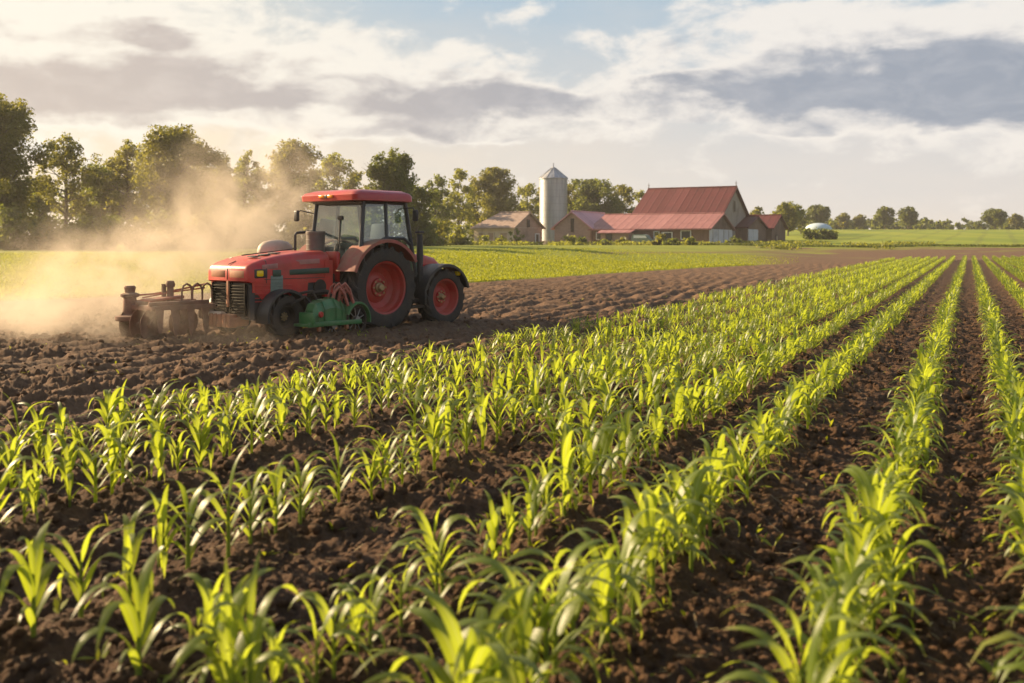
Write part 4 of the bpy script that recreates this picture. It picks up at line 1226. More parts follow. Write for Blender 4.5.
def tree(label, px, top, halfw, Y, mat='tree_a', name='tree', dens=1.0, limbs=11, low=0.22, leaf=None, group=None, sparse=False, base=None, trunk_r=None, round_=False):
    x = (px - 512) / F * Y
    z0 = float(terrain(x, Y)) if base is None else base
    H = CAMH + (HZ - top) / F * Y - z0
    Wd = halfw / F * Y
    T = empty(name, (x, Y, z0))
    tag(T, label, 'tree', group)
    tr = MB()
    r0 = trunk_r or max(0.10, 0.014 * H + 0.04)
    bend = [(rng.normal() * .02 * H * k, rng.normal() * .02 * H * k) for k in (0, .3, .6, .8, 1.0)]
    hs = [-0.3, .18 * H, .42 * H, .64 * H, .86 * H]
    tp = [(bx, by, h) for (bx, by), h in zip(bend, hs)]
    tr.tube(tp, [r0 * 1.35, r0, r0 * .75, r0 * .45, r0 * .12], 8)
    tp = np.array(tp)
    clumps = []
    top_r = max(0.5, 0.26 * Wd)
    clumps.append(((tp[-1][0], tp[-1][1], H - top_r * .8), top_r))
    clumps.append(((tp[-1][0] + rng.normal() * .3, tp[-1][1], H - top_r * 2.0), top_r * 1.3))
    if sparse: clumps += [((tp[-1][0] * q, tp[-1][1] * q, H * q), top_r * 1.25) for q in (.78, .68)]
    for i in range(limbs):
        f = low + (0.86 - low) * (i + rng.uniform(-.3, .3)) / max(1, limbs - 1)
        f = min(max(f, low * .8), .9)
        h = f * H
        bx = np.interp(h, tp[:, 2], tp[:, 0]); by = np.interp(h, tp[:, 2], tp[:, 1])
        a = i * 2.4 + rng.uniform(-.5, .5)
        # envelope of the crown: widest a bit above the middle
        t = (f + .12 - low) / (1.05 - low)
        env = math.sin(PI * min(1, max(0.04, t)) ** 0.8) ** (0.45 if round_ else 0.7)
        L = Wd * env * rng.uniform(.62, 1.0)
        rise = L * rng.uniform(.25, .8) + .02 * H
        e = np.array([bx + math.cos(a) * L, by + math.sin(a) * L, min(h + rise, H * .97)])
        s = np.array([bx, by, h])
        mid = s + (e - s) * .5 + np.array([0, 0, -.06 * L])
        rl = r0 * (1 - f) * .55 + .025
        tr.tube([s, mid, e], [rl, rl * .6, rl * .2], 6)
        cr = max(.45, (.30 + .12 * rng.random()) * Wd)
        clumps.append((e, cr))
        if not sparse and h < .7 * H: clumps.append((s + np.array([0, 0, .05 * H]) + rng.normal(size=3) * .10 * Wd, cr * 1.1))
        if not sparse: clumps.append((s + (e - s) * .62 + rng.normal(size=3) * .12 * Wd, cr * .85))
        for _ in range(2 if sparse else 3):
            e2 = mid + (e - s) * rng.uniform(.15, .55) + rng.normal(size=3) * np.array([.28, .28, .2]) * Wd
            e2[2] = min(e2[2], H * .96)
            tr.tube([mid, (mid + e2) / 2 + rng.normal(size=3) * .04 * Wd, e2], [rl * .5, rl * .35, rl * .12], 5)
            clumps.append((e2, cr * rng.uniform(.45, .85)))
    if not sparse: clumps += [((0, 0, .58 * H), .42 * Wd), ((.2 * Wd, .1 * Wd, .42 * H), .38 * Wd), ((-.25 * Wd, 0, .66 * H), .34 * Wd)]
    if round_: clumps += [((math.cos(a) * .5 * Wd, math.sin(a) * .5 * Wd, q * H), .36 * Wd) for a, q in ((0, .5), (1.3, .72), (2.6, .55), (3.9, .72), (5.2, .5))]
    tr.build('trunk', M['bark'], T, 60)
    ls = leaf or (0.0013 * Y + 0.03)
    area = sum(r_ * r_ for _, r_ in clumps)
    per_area = dens * (3.0 if sparse else 4.2) / (ls * ls)
    Vs = []
    P, N = [], []
    for c, r_ in clumps:
        p, n = crown_points([(c, r_)], per_area * r_ * r_)
        P.append(p); N.append(n)
    P = np.concatenate(P); N = np.concatenate(N)
    P[:, 2] = np.where(P[:, 2] > H, 2 * H - P[:, 2], P[:, 2])
    if round_:
        e = P - np.array([0, 0, .56 * H]); rr = np.sqrt((e[:, 0] / Wd) ** 2 + (e[:, 1] / Wd) ** 2 + (e[:, 2] / (.44 * H)) ** 2)
        lim = .86 + .14 * np.sin(5 * np.arctan2(e[:, 1], e[:, 0]) + 6 * e[:, 2] / H) 
        k = np.where(rr > lim, lim * rng.uniform(.72, 1.0, len(rr)) / np.maximum(rr, 1e-3), 1.0)
        P = np.array([0, 0, .56 * H]) + e * k[:, None]
    V, Q = leaf_cards(P, N, ls)
    link_mesh('crown', np_mesh('crown', V, Q, M[mat], False), T)
    return T

def shrub(label, px, top, halfw, Y, mat='tree_b', group=None, base=None, cat='bush'):
    x = (px - 512) / F * Y
    z0 = float(terrain(x, Y)) if base is None else base
    H = max(.4, CAMH + (HZ - top) / F * Y - z0)
    Wd = halfw / F * Y
    T = empty('bush', (x, Y, z0))
    tag(T, label, cat, group)
    ls = 0.0024 * Y + 0.01
    cl = []
    st = MB()
    for k in range(16):
        a = rng.uniform(0, 2 * PI); q = rng.uniform(.1, .85)
        hh = H * (.16 if k % 2 else rng.uniform(.3, .8)) * (1.1 - .4 * q)
        c = np.array([math.cos(a) * Wd * q, math.sin(a) * Wd * q * .8, hh])
        cl.append((c, min(Wd, H) * rng.uniform(.28, .45)))
        st.tube([(c[0] * .15, c[1] * .15, -.1), (c[0] * .5, c[1] * .5, hh * .6), tuple(c)], [.05, .03, .015], 5)
    st.build('stems', M['bark'], T, 60)
    P, N = [], []
    for c, r_ in cl:
        p, n = crown_points([(c, r_)], 5.0 * r_ * r_ / (ls * ls))
        P.append(p); N.append(n)
    P = np.concatenate(P); P[:, 2] = np.abs(P[:, 2])
    V, Q = leaf_cards(P, np.concatenate(N), ls)
    link_mesh('foliage', np_mesh('foliage', V, Q, M[mat], False), T)
    return T

GW = 'trees of the wood behind the meadow'
GF = 'trees behind the farm buildings'
GR = 'trees along the far hill'
tree('tall broad dark tree at the left edge of the photo, tallest of the wood', 2, 97, 46, 80, 'tree_a', dens=1.2, limbs=17, low=.14, group=GW)
tree('thin airy tree standing clear beside the tall tree at the left edge', 66, 132, 25, 88, 'tree_a', dens=1.3, limbs=22, low=.22, sparse=True, group=GW)
tree('low bushy tree filling the gap right of the thin airy tree', 100, 163, 26, 92, 'tree_b', limbs=13, low=.12, group=GW)
tree('lighter loose-topped tree left of the broad dark tree in the dust', 128, 138, 24, 90, 'tree_a', dens=.85, limbs=12, low=.25, group=GW)
tree('broad dark many-topped tree above the left of the dust cloud', 176, 126, 40, 84, 'tree_a', dens=1.2, limbs=18, low=.13, group=GW)
tree('mid-sized round tree half hidden in dust, right of the broad dark tree', 218, 152, 26, 92, 'tree_b', limbs=13, low=.15, group=GW)
tree('small thin pale tree in the dust left of the dark tree over the cab', 245, 149, 15, 96, 'tree_c', dens=1.2, limbs=16, low=.2, sparse=True, group=GW)
tree('dark pointed-topped tree rising above the tractor bonnet', 291, 137, 30, 90, 'tree_a', dens=1.1, limbs=15, low=.18, group=GW)
tree('pale open-crowned tree just left of the cab roof', 334, 152, 22, 98, 'tree_c', dens=1.2, limbs=18, low=.2, sparse=True, group=GW)
tree('round-headed tree with forking trunk seen just right above the cab', 391, 146, 30, 100, 'tree_b', dens=.9, limbs=16, low=.36, round_=True, group=GW)
tree('bushy tree in the dust between the two tallest wood tops', 152, 150, 22, 96, 'tree_b', limbs=13, low=.10, group=GW)
tree('dim dust-veiled tree right of the tall broad dark tree', 200, 140, 20, 100, 'tree_a', limbs=13, low=.12, group=GW)
tree('low dark tree in the dust left of the pointed-topped tree', 262, 166, 20, 98, 'tree_b', limbs=12, low=.08, group=GW)
tree('low dark tree right of the pointed-topped tree', 314, 170, 20, 100, 'tree_b', limbs=12, low=.08, group=GW)
tree('low dark tree behind the left edge tree and the thin airy tree', 40, 176, 22, 98, 'tree_b', limbs=12, low=.08, group=GW)
tree('low dark tree behind the thin airy tree, left of the gap', 82, 182, 20, 104, 'tree_b', limbs=12, low=.08, group=GW)
tree('mid-height tree in the gap right of the thin airy tree', 114, 156, 20, 100, 'tree_a', limbs=13, low=.08, group=GW)
tree('dim tree in the dust between the dark tree tops', 238, 160, 18, 106, 'tree_b', limbs=12, low=.08, group=GW)
tree('mid-height tree in the gap left of the round-headed tree', 356, 170, 18, 108, 'tree_a', limbs=12, low=.08, group=GW)
tree('bushy tree peeping over the left end of the farmhouse roof', 474, 180, 14, 186, 'tree_b', limbs=11, low=.06, group=GF)
tree('bushy tree hugging the left side of the silo', 543, 186, 13, 204, 'tree_a', limbs=11, low=.06, group=GF)
tree('low dense tree behind the cab roof', 362, 190, 26, 112, 'tree_b', limbs=12, low=.10, group=GW)
tree('dark full tree between the round-headed tree and the farmhouse trees', 416, 184, 22, 108, 'tree_b', limbs=13, low=.08, group=GW)
tree('narrow upright tree right of the cab, first of the row to the farmhouse', 436, 173, 17, 150, 'tree_b', limbs=12, low=.08, group=GF)
tree('slim feather-topped tree behind the left end of the farmhouse', 458, 167, 16, 165, 'tree_c', limbs=12, low=.10, group=GF)
tree('large rounded tree directly behind the beige farmhouse', 494, 168, 27, 178, 'tree_a', dens=1.1, limbs=16, low=.08, group=GF)
tree('small tree between the farmhouse roof and the silo', 528, 183, 15, 200, 'tree_c', limbs=12, low=.08, group=GF)
tree('low yellow-green tree left of the farmhouse wall', 447, 198, 14, 160, 'tree_c', limbs=10, low=.06, group=GF)
tree('spreading tree directly right of the silo', 592, 179, 26, 190, 'tree_b', dens=1.1, limbs=15, low=.08, group=GF)
tree('lower tree hiding behind the silo', 566, 184, 17, 194, 'tree_a', limbs=12, low=.08, group=GF)
tree('rounded tree above the pink-roofed wing, second right of the silo', 621, 184, 16, 196, 'tree_a', limbs=12, low=.08, group=GF)
tree('small tree touching the left slope of the tall barn roof', 643, 189, 12, 200, 'tree_c', limbs=10, low=.08, group=GF)
tree('lone spreading tree just right of the shed', 788, 201, 18, 225, 'tree_c', dens=1.0, limbs=13, low=.12, round_=True, group=GR)
tree('small dark tree tucked right of the lone tree by the shed', 801, 210, 9, 240, 'tree_b', limbs=9, low=.08, group=GR)
tree('small low tree peeping over the annex roof', 757, 206, 9, 235, 'tree_a', limbs=9, low=.08, group=GR)
tree('open round tree rising behind the white tent', 818, 204, 14, 300, 'tree_b', dens=.9, limbs=13, low=.25, round_=True, group=GR)
tree('round tree on the hill, left one of a close pair', 885, 206, 11.5, 335, 'tree_b', limbs=12, low=.10, round_=True, group=GR)
tree('round tree on the hill, right one of a close pair', 908, 205.5, 11.5, 337, 'tree_b', limbs=12, low=.10, round_=True, group=GR)
tree('broad low dark tree on the hill near the right edge', 995, 208, 13.5, 335, 'tree_b', dens=1.1, limbs=13, low=.08, round_=True, group=GR)
for px, tp, hw, lb in ((860, 214, 8, 'little tree on the hill left of the close pair'), (843, 213, 8, 'little tree on the hill right of the white tent'),
                       (1016, 213, 9, 'little tree at the right edge of the hill')):
    tree(lb, px, tp, hw, 345, 'tree_a', limbs=9, low=.06, round_=True, group=GR)

# undergrowth before the wood, bushes round the farm
GU = 'bushes at the foot of the wood'
for px, tp, hw, Y, mt, lb in (
        (8, 212, 34, 74, 'tree_b', 'dark bush under the tall tree at the left edge'),
        (44, 218, 30, 76, 'tree_a', 'olive bush left of the thin airy tree stem'),
        (74, 222, 26, 75, 'tree_b', 'low dark bush at the foot of the thin airy tree'),
        (104, 212, 34, 77, 'tree_b', 'large dark bush right of the thin airy tree'),
        (138, 217, 32, 76, 'tree_a', 'olive bush behind the left part of the dust'),
        (172, 208, 36, 78, 'tree_b', 'tall dark bush under the broad dark tree in the dust'),
        (206, 214, 32, 78, 'tree_a', 'olive bush right of the tall dark bush in the dust'),
        (238, 212, 34, 80, 'tree_b', 'dark bush behind the thick of the dust'),
        (272, 208, 34, 82, 'tree_a', 'olive bush behind the tractor bonnet'),
        (306, 212, 30, 88, 'tree_b', 'dark bush behind the air cleaner'),
        (334, 212, 30, 92, 'tree_b', 'dark bush seen through the windscreen'),
        (374, 214, 30, 100, 'tree_b', 'dark bush seen through the rear cab glass'),
        (412, 216, 26, 106, 'tree_b', 'dark bush just right of the cab'),
        (436, 222, 22, 118, 'tree_a', 'olive bush at the right end of the wood'),
        (462, 226, 18, 140, 'tree_c', 'yellow-green bush left of the farmhouse')):
    shrub(lb, px, tp - 4, hw, Y, mt, GU)
GB = 'bushes in front of the farm'
for px, tp, hw, Y, mt, lb in (
        (517, 229, 5, 151, 'tree_b', 'upright clipped bush at the farmhouse corner'),
        (484, 237, 8, 149, 'tree_c', 'low bush before the left farmhouse wall'),
        (500, 238, 7, 148, 'tree_c', 'low bush before the farmhouse doorway'),
        (569, 236.5, 7, 148, 'tree_c', 'round bush before the wing gable'),
        (581, 239, 6, 146, 'tree_b', 'small round bush right of the wing gable'),
        (604, 240, 9, 145, 'tree_b', 'low dark bush before the porch'),
        (622, 240, 7, 144, 'tree_a', 'low bush at the right of the porch'),
        (660, 236, 9, 142, 'tree_a', 'ragged dark bush before the barn windows'),
        (691, 237, 6, 141, 'tree_c', 'upright yellowish bush under the right barn window'),
        (672, 240, 8, 140, 'tree_b', 'low bush at the middle of the barn front'),
        (735, 239, 8, 148, 'tree_b', 'low dark bush at the pale gable boards'),
        (813, 229.5, 10, 190, 'tree_b', 'bush under the left of the white tent'),
        (828, 230.5, 10, 190, 'tree_c', 'bush under the right of the white tent')):
    shrub(lb, px, tp - 2.5, hw * 1.25, Y - 6 * (Y < 160), mt, GB)

def far_wood():
    """the low wood along the skyline, one mass"""
    P, N = [], []
    for i in range(420):
        px = rng.uniform(700, 1500); Y = rng.uniform(350, 430)
        x = (px - 512) / F * Y; z = float(terrain(x, Y))
        h = (3.3 + 2.4 * vnoise(np.array([px * .03]), np.array([1.0]), 3)[0]) * rng.uniform(.6, 1.15)
        cl = [((x + rng.normal() * 2.2, Y + rng.normal() * 2, z + h * q), h * rng.uniform(.22, .38)) for q in (.25, .5, .75)]
        p, n = crown_points(cl, 26); P.append(p); N.append(n)
    V, Q = leaf_cards(np.concatenate(P), np.concatenate(N), 0.85)
    tag(link_mesh('distant_wood', np_mesh('distant_wood', V, Q, M['tree_b'], False)), 'low dark wood along the skyline of the far hill', 'wood', kind='stuff')
    # strip of dark weeds between bare strip and far fields
    P = []
    n = 9000
    x = rng.uniform(26, 110, n); y = 137.5 + 6 * (fbm(x * 0.1, 136 * .1 + x * 0, 2, 70) - .5) + rng.normal(0, .45, n)
    P = np.stack([x, y, terrain(x, y) + rng.uniform(0, .26, n)], 1)
    V, Q = leaf_cards(P, rng.normal(size=(n, 3)), .13)
    tag(link_mesh('field_edge_weeds', np_mesh('field_edge_weeds', V, Q, M['tree_b'], False)), 'dark strip of weeds along the foot of the far hill field', 'weeds', kind='stuff')
    # rough grass before the farm buildings
    n = 26000
    x = rng.uniform(-40, 62, n); y = 128 + rng.uniform(0, 26, n) - 0.0 * x
    keep = fbm(x * .12, y * .12, 3, 33) > .55
    x, y = x[keep], y[keep]
    P = np.stack([x, y, terrain(x, y) + rng.uniform(0, .45, len(x))], 1)
    V, Q = leaf_cards(P, rng.normal(size=(len(x), 3)) + np.array([0, -.3, .2]), .26, .4)
    tag(link_mesh('rough_grass', np_mesh('rough_grass', V, Q, M['tree_c'], False)), 'tufts of rough grass in front of the farm', 'grass', kind='stuff')
far_wood()

# ------------------------------------------------------------------ meadow crop
def meadow():
    Vs, Qs, base = [], [], 0
    for (y0, y1, n, hgt, k) in ((20, 46, 80000, .11, 4), (40, 75, 80000, .10, 3), (70, 100, 30000, .08, 3)):
        y = rng.uniform(y0, y1, n); az = rng.uniform(-.56, .42, n); x = y * az
        d = y - bound(x)
        zz = zones(x, y)[:, 0]
        keep = (d > 0.1) & (rng.uniform(0, 1, n) < zz) & (d < 42)
        x, y = x[keep], y[keep]
        z = terrain(x, y)
        sc = rng.uniform(.7, 1.3, len(x)) * (1 + .25 * (y > 60))
        for j in range(k):
            a = rng.uniform(0, 2 * PI, len(x)); ln = hgt * sc * rng.uniform(.8, 1.3, len(x)); wd = ln * .20
            dx, dy = np.cos(a), np.sin(a); el = rng.uniform(.5, 1.3, len(x))
            c, s = np.cos(el), np.sin(el)
            p0 = np.stack([x, y, z], 1)
            p2 = p0 + np.stack([dx * c * ln, dy * c * ln, s * ln], 1)
            pm = p0 + np.stack([dx * c * ln * .5, dy * c * ln * .5, s * ln * .62], 1)
            sd_ = np.stack([-dy * wd, dx * wd, 0 * wd], 1)
            V = np.stack([p0, pm + sd_, p2, pm - sd_], 1).reshape(-1, 3)
            Vs.append(V); Qs.append(np.arange(len(V)).reshape(-1, 4) + base); base += len(V)
    tag(link_mesh('meadow_crop', np_mesh('meadow_crop', np.concatenate(Vs), np.concatenate(Qs), M['meadow'], False)),
        'bright green low leafy crop filling the field beyond the bare soil', 'crop', kind='stuff')
meadow()

# ------------------------------------------------------------------ clods and litter on the soil
def litter():
    bm = bmesh.new(); bmesh.ops.create_icosphere(bm, subdivisions=2, radius=1.0)
    bv = np.array([v.co[:] for v in bm.verts]); bf = np.array([[v.index for v in f.verts] for f in bm.faces]); bm.free()
    Vs, Fs, b = [], [], 0
    n = 9000
    y = 2.6 + 22 * rng.uniform(0, 1, n) ** 1.7; az = rng.uniform(-.62, .62, n); x = y * az
    keep = (y < bound(x) - .3)
    x, y = x[keep], y[keep]
    h = soil_h(x, y)
    for i in range(len(x)):
        r_ = rng.uniform(.006, .030) ** 1.0 * (1.5 if rng.random() < .08 else 1) * (1.25 if x[i] - TAN * y[i] < FIELD_Q0 else 1)
        f = rng.uniform(2, 4); ph = rng.uniform(0, 9, 3)
        d = 1 + .22 * np.sin(bv[:, 0] * f + ph[0]) * np.cos(bv[:, 1] * f + ph[1]) + .18 * np.sin(bv[:, 2] * f * 1.4 + ph[2]) + rng.normal(0, .10, len(bv))
        v = bv * d[:, None] * r_ * rng.uniform(.7, 1.3, 3)
        Vs.append(v + np.array([x[i], y[i], h[i] + r_ * .25])); Fs.append(bf + b); b += len(bv)
    V = np.concatenate(Vs)
    zc = zones(V[:, 0], V[:, 1])
    tag(link_mesh('soil_clods', np_mesh('soil_clods', V, np.concatenate(Fs), M['soil'], False, colattr={'zone': zc})),
        'crumbly brown clods scattered over the soil', 'soil', kind='stuff')
    # small weeds and torn blades on the soil
    n = 2600
    y = 3.2 + 30 * rng.uniform(0, 1, n) ** 1.4; az = rng.uniform(-.6, .6, n); x = y * az
    q = x - TAN * y
    # most of them along the working line beside the tractor and on the corn's edge
    keep = (y < bound(x) - .3) & (rng.uniform(0, 1, n) < np.where(q < FIELD_Q0 - .5, .18 + .8 * np.exp(-((y - 18.4) / 1.6) ** 2) * (x > -6), .55))
    x, y = x[keep], y[keep]; h = soil_h(x, y)
    Vs, Qs, b = [], [], 0
    for i in range(len(x)):
        for j in range(rng.integers(1, 5)):
            a = rng.uniform(0, 2 * PI); L = rng.uniform(.03, .13); w = L * rng.uniform(.06, .14); el = rng.uniform(.1, 1.2)
            d = np.array([math.cos(a) * math.cos(el), math.sin(a) * math.cos(el), math.sin(el)]); s = np.array([-math.sin(a), math.cos(a), 0]) * w
            p = np.array([x[i], y[i], h[i] + .005]); m = p + d * L * .5; e = p + d * L * np.array([1, 1, .75])
            Vs.append(np.stack([p, m + s, e, m - s])); Qs.append(np.arange(4) + b); b += 4
    tag(link_mesh('small_weeds', np_mesh('small_weeds', np.concatenate(Vs), np.stack(Qs), M['meadow'], False)),
        'tiny weeds and torn blades lying on the soil', 'weeds', kind='stuff')
    # straw
    n = 2600
    y = 3.2 + 24 * rng.uniform(0, 1, n) ** 1.5; x = y * rng.uniform(-.6, .6, n)
    keep = y < bound(x) - .3
    x, y = x[keep], y[keep]; n = len(x); h = soil_h(x, y) + .008
    a = rng.uniform(0, 2 * PI, n); L = rng.uniform(.015, .07, n); w = .0022 + 0 * L
    d = np.stack([np.cos(a) * L, np.sin(a) * L, rng.normal(0, .25, n) * L], 1); sd_ = np.stack([-np.sin(a) * w, np.cos(a) * w, 0 * w], 1)
    p = np.stack([x, y, h], 1)
    V = np.stack([p - d - sd_, p + d - sd_, p + d + sd_, p - d + sd_], 1).reshape(-1, 3)
    tag(link_mesh('straw', np_mesh('straw', V, np.arange(len(V)).reshape(-1, 4), M['straw'], False)), 'bits of dry straw strewn over the soil', 'straw', kind='stuff')
litter()

# ------------------------------------------------------------------ young corn
def blade(z0, az, L, W, lean, droop, twist, seg=8, wide=2, fold=.22):
    """one arching leaf: returns verts, quads, across"""
    V, A = [], []
    p = np.array([0.0, 0.0, z0]); th = lean
    ca, sa = math.cos(az), math.sin(az)
    side = np.array([-sa, ca, 0.0])
    for i in range(seg + 1):
        t = i / seg
        d = np.array([math.sin(th) * ca, math.sin(th) * sa, math.cos(th)])
        nrm = np.cross(side, d)
        w = W * (min(1, (t + .06) / .30) ** .6) * max(0.0, 1 - t ** 2.3) ** .85
        if i == seg: w = W * .012
        tw = twist * t + .10 * math.sin(5 * t + az)
        sd_ = side * math.cos(tw) + nrm * math.sin(tw)
        up = nrm * math.cos(tw) - side * math.sin(tw)
        f = fold * (1 - .6 * t)
        wav = .10 * math.sin(11 * t + az * 3) * w
        if wide == 2:
            V += [p - sd_ * w - up * (-f * w) + up * wav, p, p + sd_ * w + up * (f * w) - up * wav]; A += [-1, 0, 1]
        else:
            V += [p - sd_ * w, p + sd_ * w]; A += [-1, 1]
        p = p + d * (L / seg)
        th += droop * (.12 + 1.75 * math.exp(-((t - .52) / .28) ** 2)) / seg
    k = wide + 1
    Q = [[i * k + j, i * k + j + 1, (i + 1) * k + j + 1, (i + 1) * k + j] for i in range(seg) for j in range(wide)]
    B = [i / seg for i in range(seg + 1) for _ in range(k)]
    return np.array(V), np.array(Q), np.stack([np.array(A, float), np.array(B)], 1)

def stalk(h, r_, n=6, lean=(0, 0)):
    V = []
    for i, z in enumerate((-.06, h * .3, h * .65, h)):
        rr = r_ * (1.15, 1.0, .85, .45)[i]
        for k in range(n):
            a = 2 * PI * k / n
            V.append((rr * math.cos(a) + lean[0] * z, rr * math.sin(a) + lean[1] * z, z))
    Q = [[i * n + k, i * n + (k + 1) % n, (i + 1) * n + (k + 1) % n, (i + 1) * n + k] for i in range(3) for k in range(n)]
    return np.array(V), np.array(Q), np.ones((len(V), 2)) * np.array([1.0, 0.0])

def plant_pieces(seed, seg, wide, nl):
    """pieces of a unit plant about 0.5 m tall: stalk first, then leaves"""
    r = random.Random(seed)
    H = .24 + .07 * r.random()
    pcs = [stalk(H, .0105)]
    a = r.uniform(0, 2 * PI)
    for i in range(nl):
        f = i / (nl - 1)
        z0 = H * (.12 + .84 * f)
        az = a + PI * i + r.uniform(-.55, .55)
        L = (.20 + .21 * math.sin(PI * (.18 + .62 * f))) * r.uniform(.85, 1.15)
        W = (.0120 + .0115 * math.sin(PI * (.15 + .6 * f))) * r.uniform(.85, 1.2)
        lean = (.62 - .36 * f) * r.uniform(.75, 1.25)
        droop = (2.5 - .5 * f) * r.uniform(.65, 1.3)
        if f > .95: lean, droop, L, W = .06 + .16 * r.random(), .5 + 1.7 * r.random(), L * .85, W * .72
        pcs.append(blade(z0, az, L, W, lean, droop, r.uniform(-.7, .7), seg, wide))
    return pcs

def merged(pcs):
    V, Q, A, b = [], [], [], 0
    for v, q, a in pcs:
        V.append(v); Q.append(q + b); A.append(a); b += len(v)
    return np.concatenate(V), np.concatenate(Q), np.concatenate(A)

NV = 12
VAR = [plant_pieces(100 + i, 10, 2, 7 + i % 3) for i in range(NV)]
MID = [merged(plant_pieces(100 + i, 6, 2, 7 + i % 3)) for i in range(NV)]
LOW = [merged(plant_pieces(100 + i, 4, 1, 6 + i % 2)) for i in range(NV)]

def corn():
    # rows: slope (offset per camera height), first depth, last depth, spacing near, spacing far, name
    rows = [(-3.85, 3.0, 9.5, .27, .32, 'outermost row by the bare soil'), (-3.25, 3.0, 97, .22, .14, 'second row from the bare soil'),
            (-2.78, 8.5, 97, .24, .14, None), (-2.25, 3.0, 97, .21, .13, 'third row from the bare soil'), (-1.83, 7.5, 97, .20, .14, None),
            (-1.40, 3.1, 97, .16, .13, 'row crossing the lower middle'), (-.88, 2.9, 97, .115, .14, 'dense row from the bottom middle'),
            (-.26, 2.9, 97, .105, .13, 'dense row pointing at the horizon'), (.22, 2.9, 97, .11, .13, 'row at the right edge')]
    rows += [(q / CAMH, 2.6, 97, .15, .16, None) for q in ROW_Q[8:]]
    pl = []
    for ri, (k, y0, y1, s0, s1, nm) in enumerate(rows):
        y = y0; q0 = k * CAMH
        while y < y1:
            s = s0 + (s1 - s0) * min(1, max(0, (y - 5) / 9))
            y += s * .908 * rng.uniform(.75, 1.3)
            if rng.random() < .03: continue
            qq = q0 + rng.normal() * (.035 if y < 9 else .022)
            if k > -1 and rng.random() < .5: qq += rng.normal() * .05
            x = TAN * y + qq
            size = rng.uniform(.74, 1.16) * (.95 if k < -1 else (1.04 if y < 5.5 else .88)) * (1 - .27 * min(1, max(0, (y - 8) / 9)) * (1 if k < -1 else .35))
            pl.append((x, y, size, ri))
    for k, y, size, ri in ((-1.79, 3.75, 1.05, 5), (-1.72, 3.95, .90, 5), (-1.53, 3.6, .98, 5), (-1.47, 3.45, .95, 5), (-.98, 3.2, 1.0, 6), (-.80, 3.1, 1.05, 6)):
        pl.append((TAN * y + k * CAMH, y, size, ri))
    P = np.array([(a, b, c, d) for a, b, c, d in pl])
    hz = soil_h(P[:, 0], P[:, 1])
    rot = rng.uniform(0, 2 * PI, len(P)); var = rng.integers(0, NV, len(P))
    tx = 512 + F * P[:, 0] / P[:, 1]; ty = HZ + F * (CAMH - hz - .45 * P[:, 2]) / P[:, 1]
    inframe = (tx > -30) & (tx < 1054) & (ty < 690)
    order = [i for i in np.argsort(P[:, 1]) if inframe[i]]
    near = set(order[:300]); parts = set(order[:110])
    cnt = {}
    words = ['first', 'second', 'third', 'fourth', 'fifth', 'sixth', 'seventh', 'eighth', 'ninth', 'tenth']
    stalk_me = {}; leaf_me = {}; whole_me = {}
    G = 'young corn plants standing in rows'
    for i in order[:300]:
        x, y, s, ri = P[i]; ri = int(ri)
        v = int(var[i])
        nm = rows[ri][5] or 'short row between the left rows'
        c = cnt.get(ri, 0); cnt[ri] = c + 1
        if c < 10:
            lab = 'corn plant, %s from the near end of the %s' % (words[c], nm)
        else:
            lab = 'corn plant beyond the first ten of the %s' % nm
        if i in parts:
            T = empty('corn_plant', (x, y, hz[i]), rot[i]); T.scale = (s, s, s)
            for j, (pv, pq, pa) in enumerate(VAR[v]):
                key = (v, j)
                if key not in leaf_me:
                    nme = 'stalk' if j == 0 else 'leaf'
                    leaf_me[key] = np_mesh(nme, pv, pq, M['stalk' if j == 0 else 'corn'], True, {'across': pa[:, 0], 'along': pa[:, 1]})
                o = bpy.data.objects.new('stalk' if j == 0 else 'leaf', leaf_me[key])
                COL.objects.link(o); o.parent = T
        else:
            if v not in whole_me:
                pv, pq, pa = merged(VAR[v]); whole_me[v] = np_mesh('corn_plant', pv, pq, M['corn'], True, {'across': pa[:, 0], 'along': pa[:, 1]})
            T = link_mesh('corn_plant', whole_me[v], None, (x, y, hz[i])); T.rotation_euler = (0, 0, rot[i]); T.scale = (s, s, s)
        tag(T, lab, 'corn plant', G)
    # the rest as one mass
    Vs, Qs, As, b = [], [], [], 0
    for i in range(len(P)):
        if i in near: continue
        x, y, s, ri = P[i]
        v, q, a = (MID if y < 24 else LOW)[int(var[i])]
        c, sn = math.cos(rot[i]) * s, math.sin(rot[i]) * s
        ww = 1.0 if y < 30 else 1.25
        w = np.stack([v[:, 0] * c - v[:, 1] * sn, v[:, 0] * sn + v[:, 1] * c, v[:, 2] * s], 1)
        Vs.append(w + np.array([x, y, hz[i]])); Qs.append(q + b); As.append(a); b += len(v)
    me = np_mesh('corn_field', np.concatenate(Vs), np.concatenate(Qs), M['corn'], True, {'across': np.concatenate(As)[:, 0], 'along': np.concatenate(As)[:, 1]})
    tag(link_mesh('corn_field', me), 'rows of young corn converging towards the far end of the field', 'corn', kind='stuff')
    print('corn', len(P), 'in frame', len(order), 'verts', b)
corn()

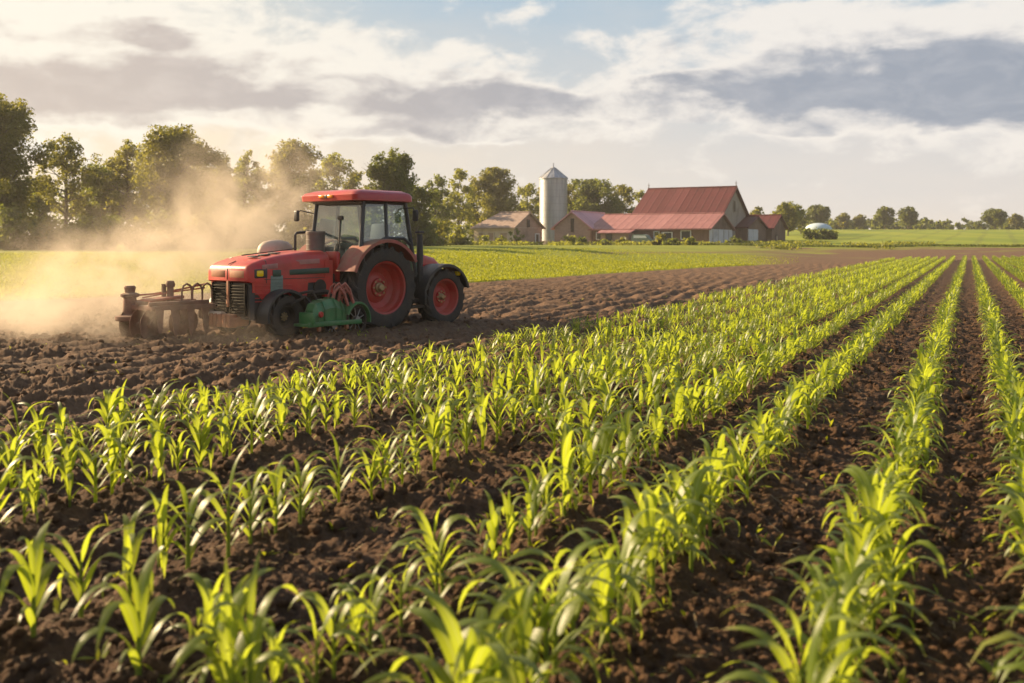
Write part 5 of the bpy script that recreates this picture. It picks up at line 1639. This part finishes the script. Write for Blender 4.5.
# ------------------------------------------------------------------ dust and haze
def dust():
    m, t, o = new_mat('dust_air')
    g = t.n('ShaderNodeNewGeometry').outputs['Position']
    s = t.n('ShaderNodeSeparateXYZ'); t.put(s.inputs[0], g)
    n1 = t.n('ShaderNodeTexNoise'); t.put(n1.inputs['Vector'], g)
    n1.inputs['Scale'].default_value = .7; n1.inputs['Detail'].default_value = 4; n1.inputs['Roughness'].default_value = .6; n1.inputs['Distortion'].default_value = 1.2
    acc = None
    # puffs: centre, radii, strength
    for (cx, cy, cz, rx, ry, rz, a) in DUST:
        q = None
        for ax, (c, r_) in enumerate(((cx, rx), (cy, ry), (cz, rz))):
            d = t.m('DIVIDE', t.m('SUBTRACT', s.outputs[ax], c), r_)
            d = t.m('MULTIPLY', d, d)
            q = d if q is None else t.m('ADD', q, d)
        e = t.m('MULTIPLY', t.m('EXPONENT', t.m('MULTIPLY', q, -1.0)), a)
        acc = e if acc is None else t.m('ADD', acc, e)
    nf = t.ss(n1.outputs[0], 0.42, 0.63)
    n2 = t.noise(g, 0.28, 2, 0.5)
    nf = t.m('MULTIPLY', nf, t.mr(n2, 0.36, 0.62, 0.25, 1.5))
    dn = t.m('MULTIPLY', acc, t.m('ADD', t.m('MULTIPLY', nf, 1.25), 0.045))
    dn = t.m('SUBTRACT', dn, 0.008)
    dn = t.m('MAXIMUM', dn, 0.0)
    v = t.n('ShaderNodeVolumePrincipled')
    v.inputs['Color'].default_value = (0.97, 0.82, 0.65, 1)
    v.inputs['Anisotropy'].default_value = 0.25
    t.put(v.inputs['Density'], dn)
    t.t.links.new(v.outputs[0], o.inputs['Volume'])
    b = MB(); b.box((-10.0, 22.5, 2.6), (20.0, 17.0, 5.6))
    ob = b.build('dust_cloud', m)
    tag(ob, 'pale tan dust billowing round the front of the tractor', 'dust', kind='stuff')
# x, y, z, rx, ry, rz, strength
DUST = [(-7.4, 18.0, .25, 1.5, 1.0, .5, .50), (-9.2, 18.8, .3, 2.0, 1.6, .5, .36), (-11.0, 20, .3, 2.6, 2.0, .45, .22),
        (-7.6, 20.6, .8, 1.6, 1.4, .9, .45), (-8.6, 23.8, 1.4, 2.0, 2.2, 1.2, .15), (-6.3, 23.6, 2.1, 1.6, 1.8, 1.4, .40),
        (-10.5, 24, 1.0, 2.6, 2.4, 1.0, .16), (-7.0, 25, 3.2, 2.4, 2.2, 1.2, .12), (-4.9, 17.3, .12, .9, .6, .25, .30)]
dust()

def haze():
    m, t, o = new_mat('haze_air')
    v = t.n('ShaderNodeVolumePrincipled')
    v.inputs['Color'].default_value = (0.96, 0.92, 0.86, 1)
    v.inputs['Density'].default_value = 0.00032
    v.inputs['Anisotropy'].default_value = 0.35
    t.t.links.new(v.outputs[0], o.inputs['Volume'])
    b = MB(); b.box((0, 1500, 11), (5400, 4200, 28))
    tag(b.build('haze', m), kind='stuff')
haze()
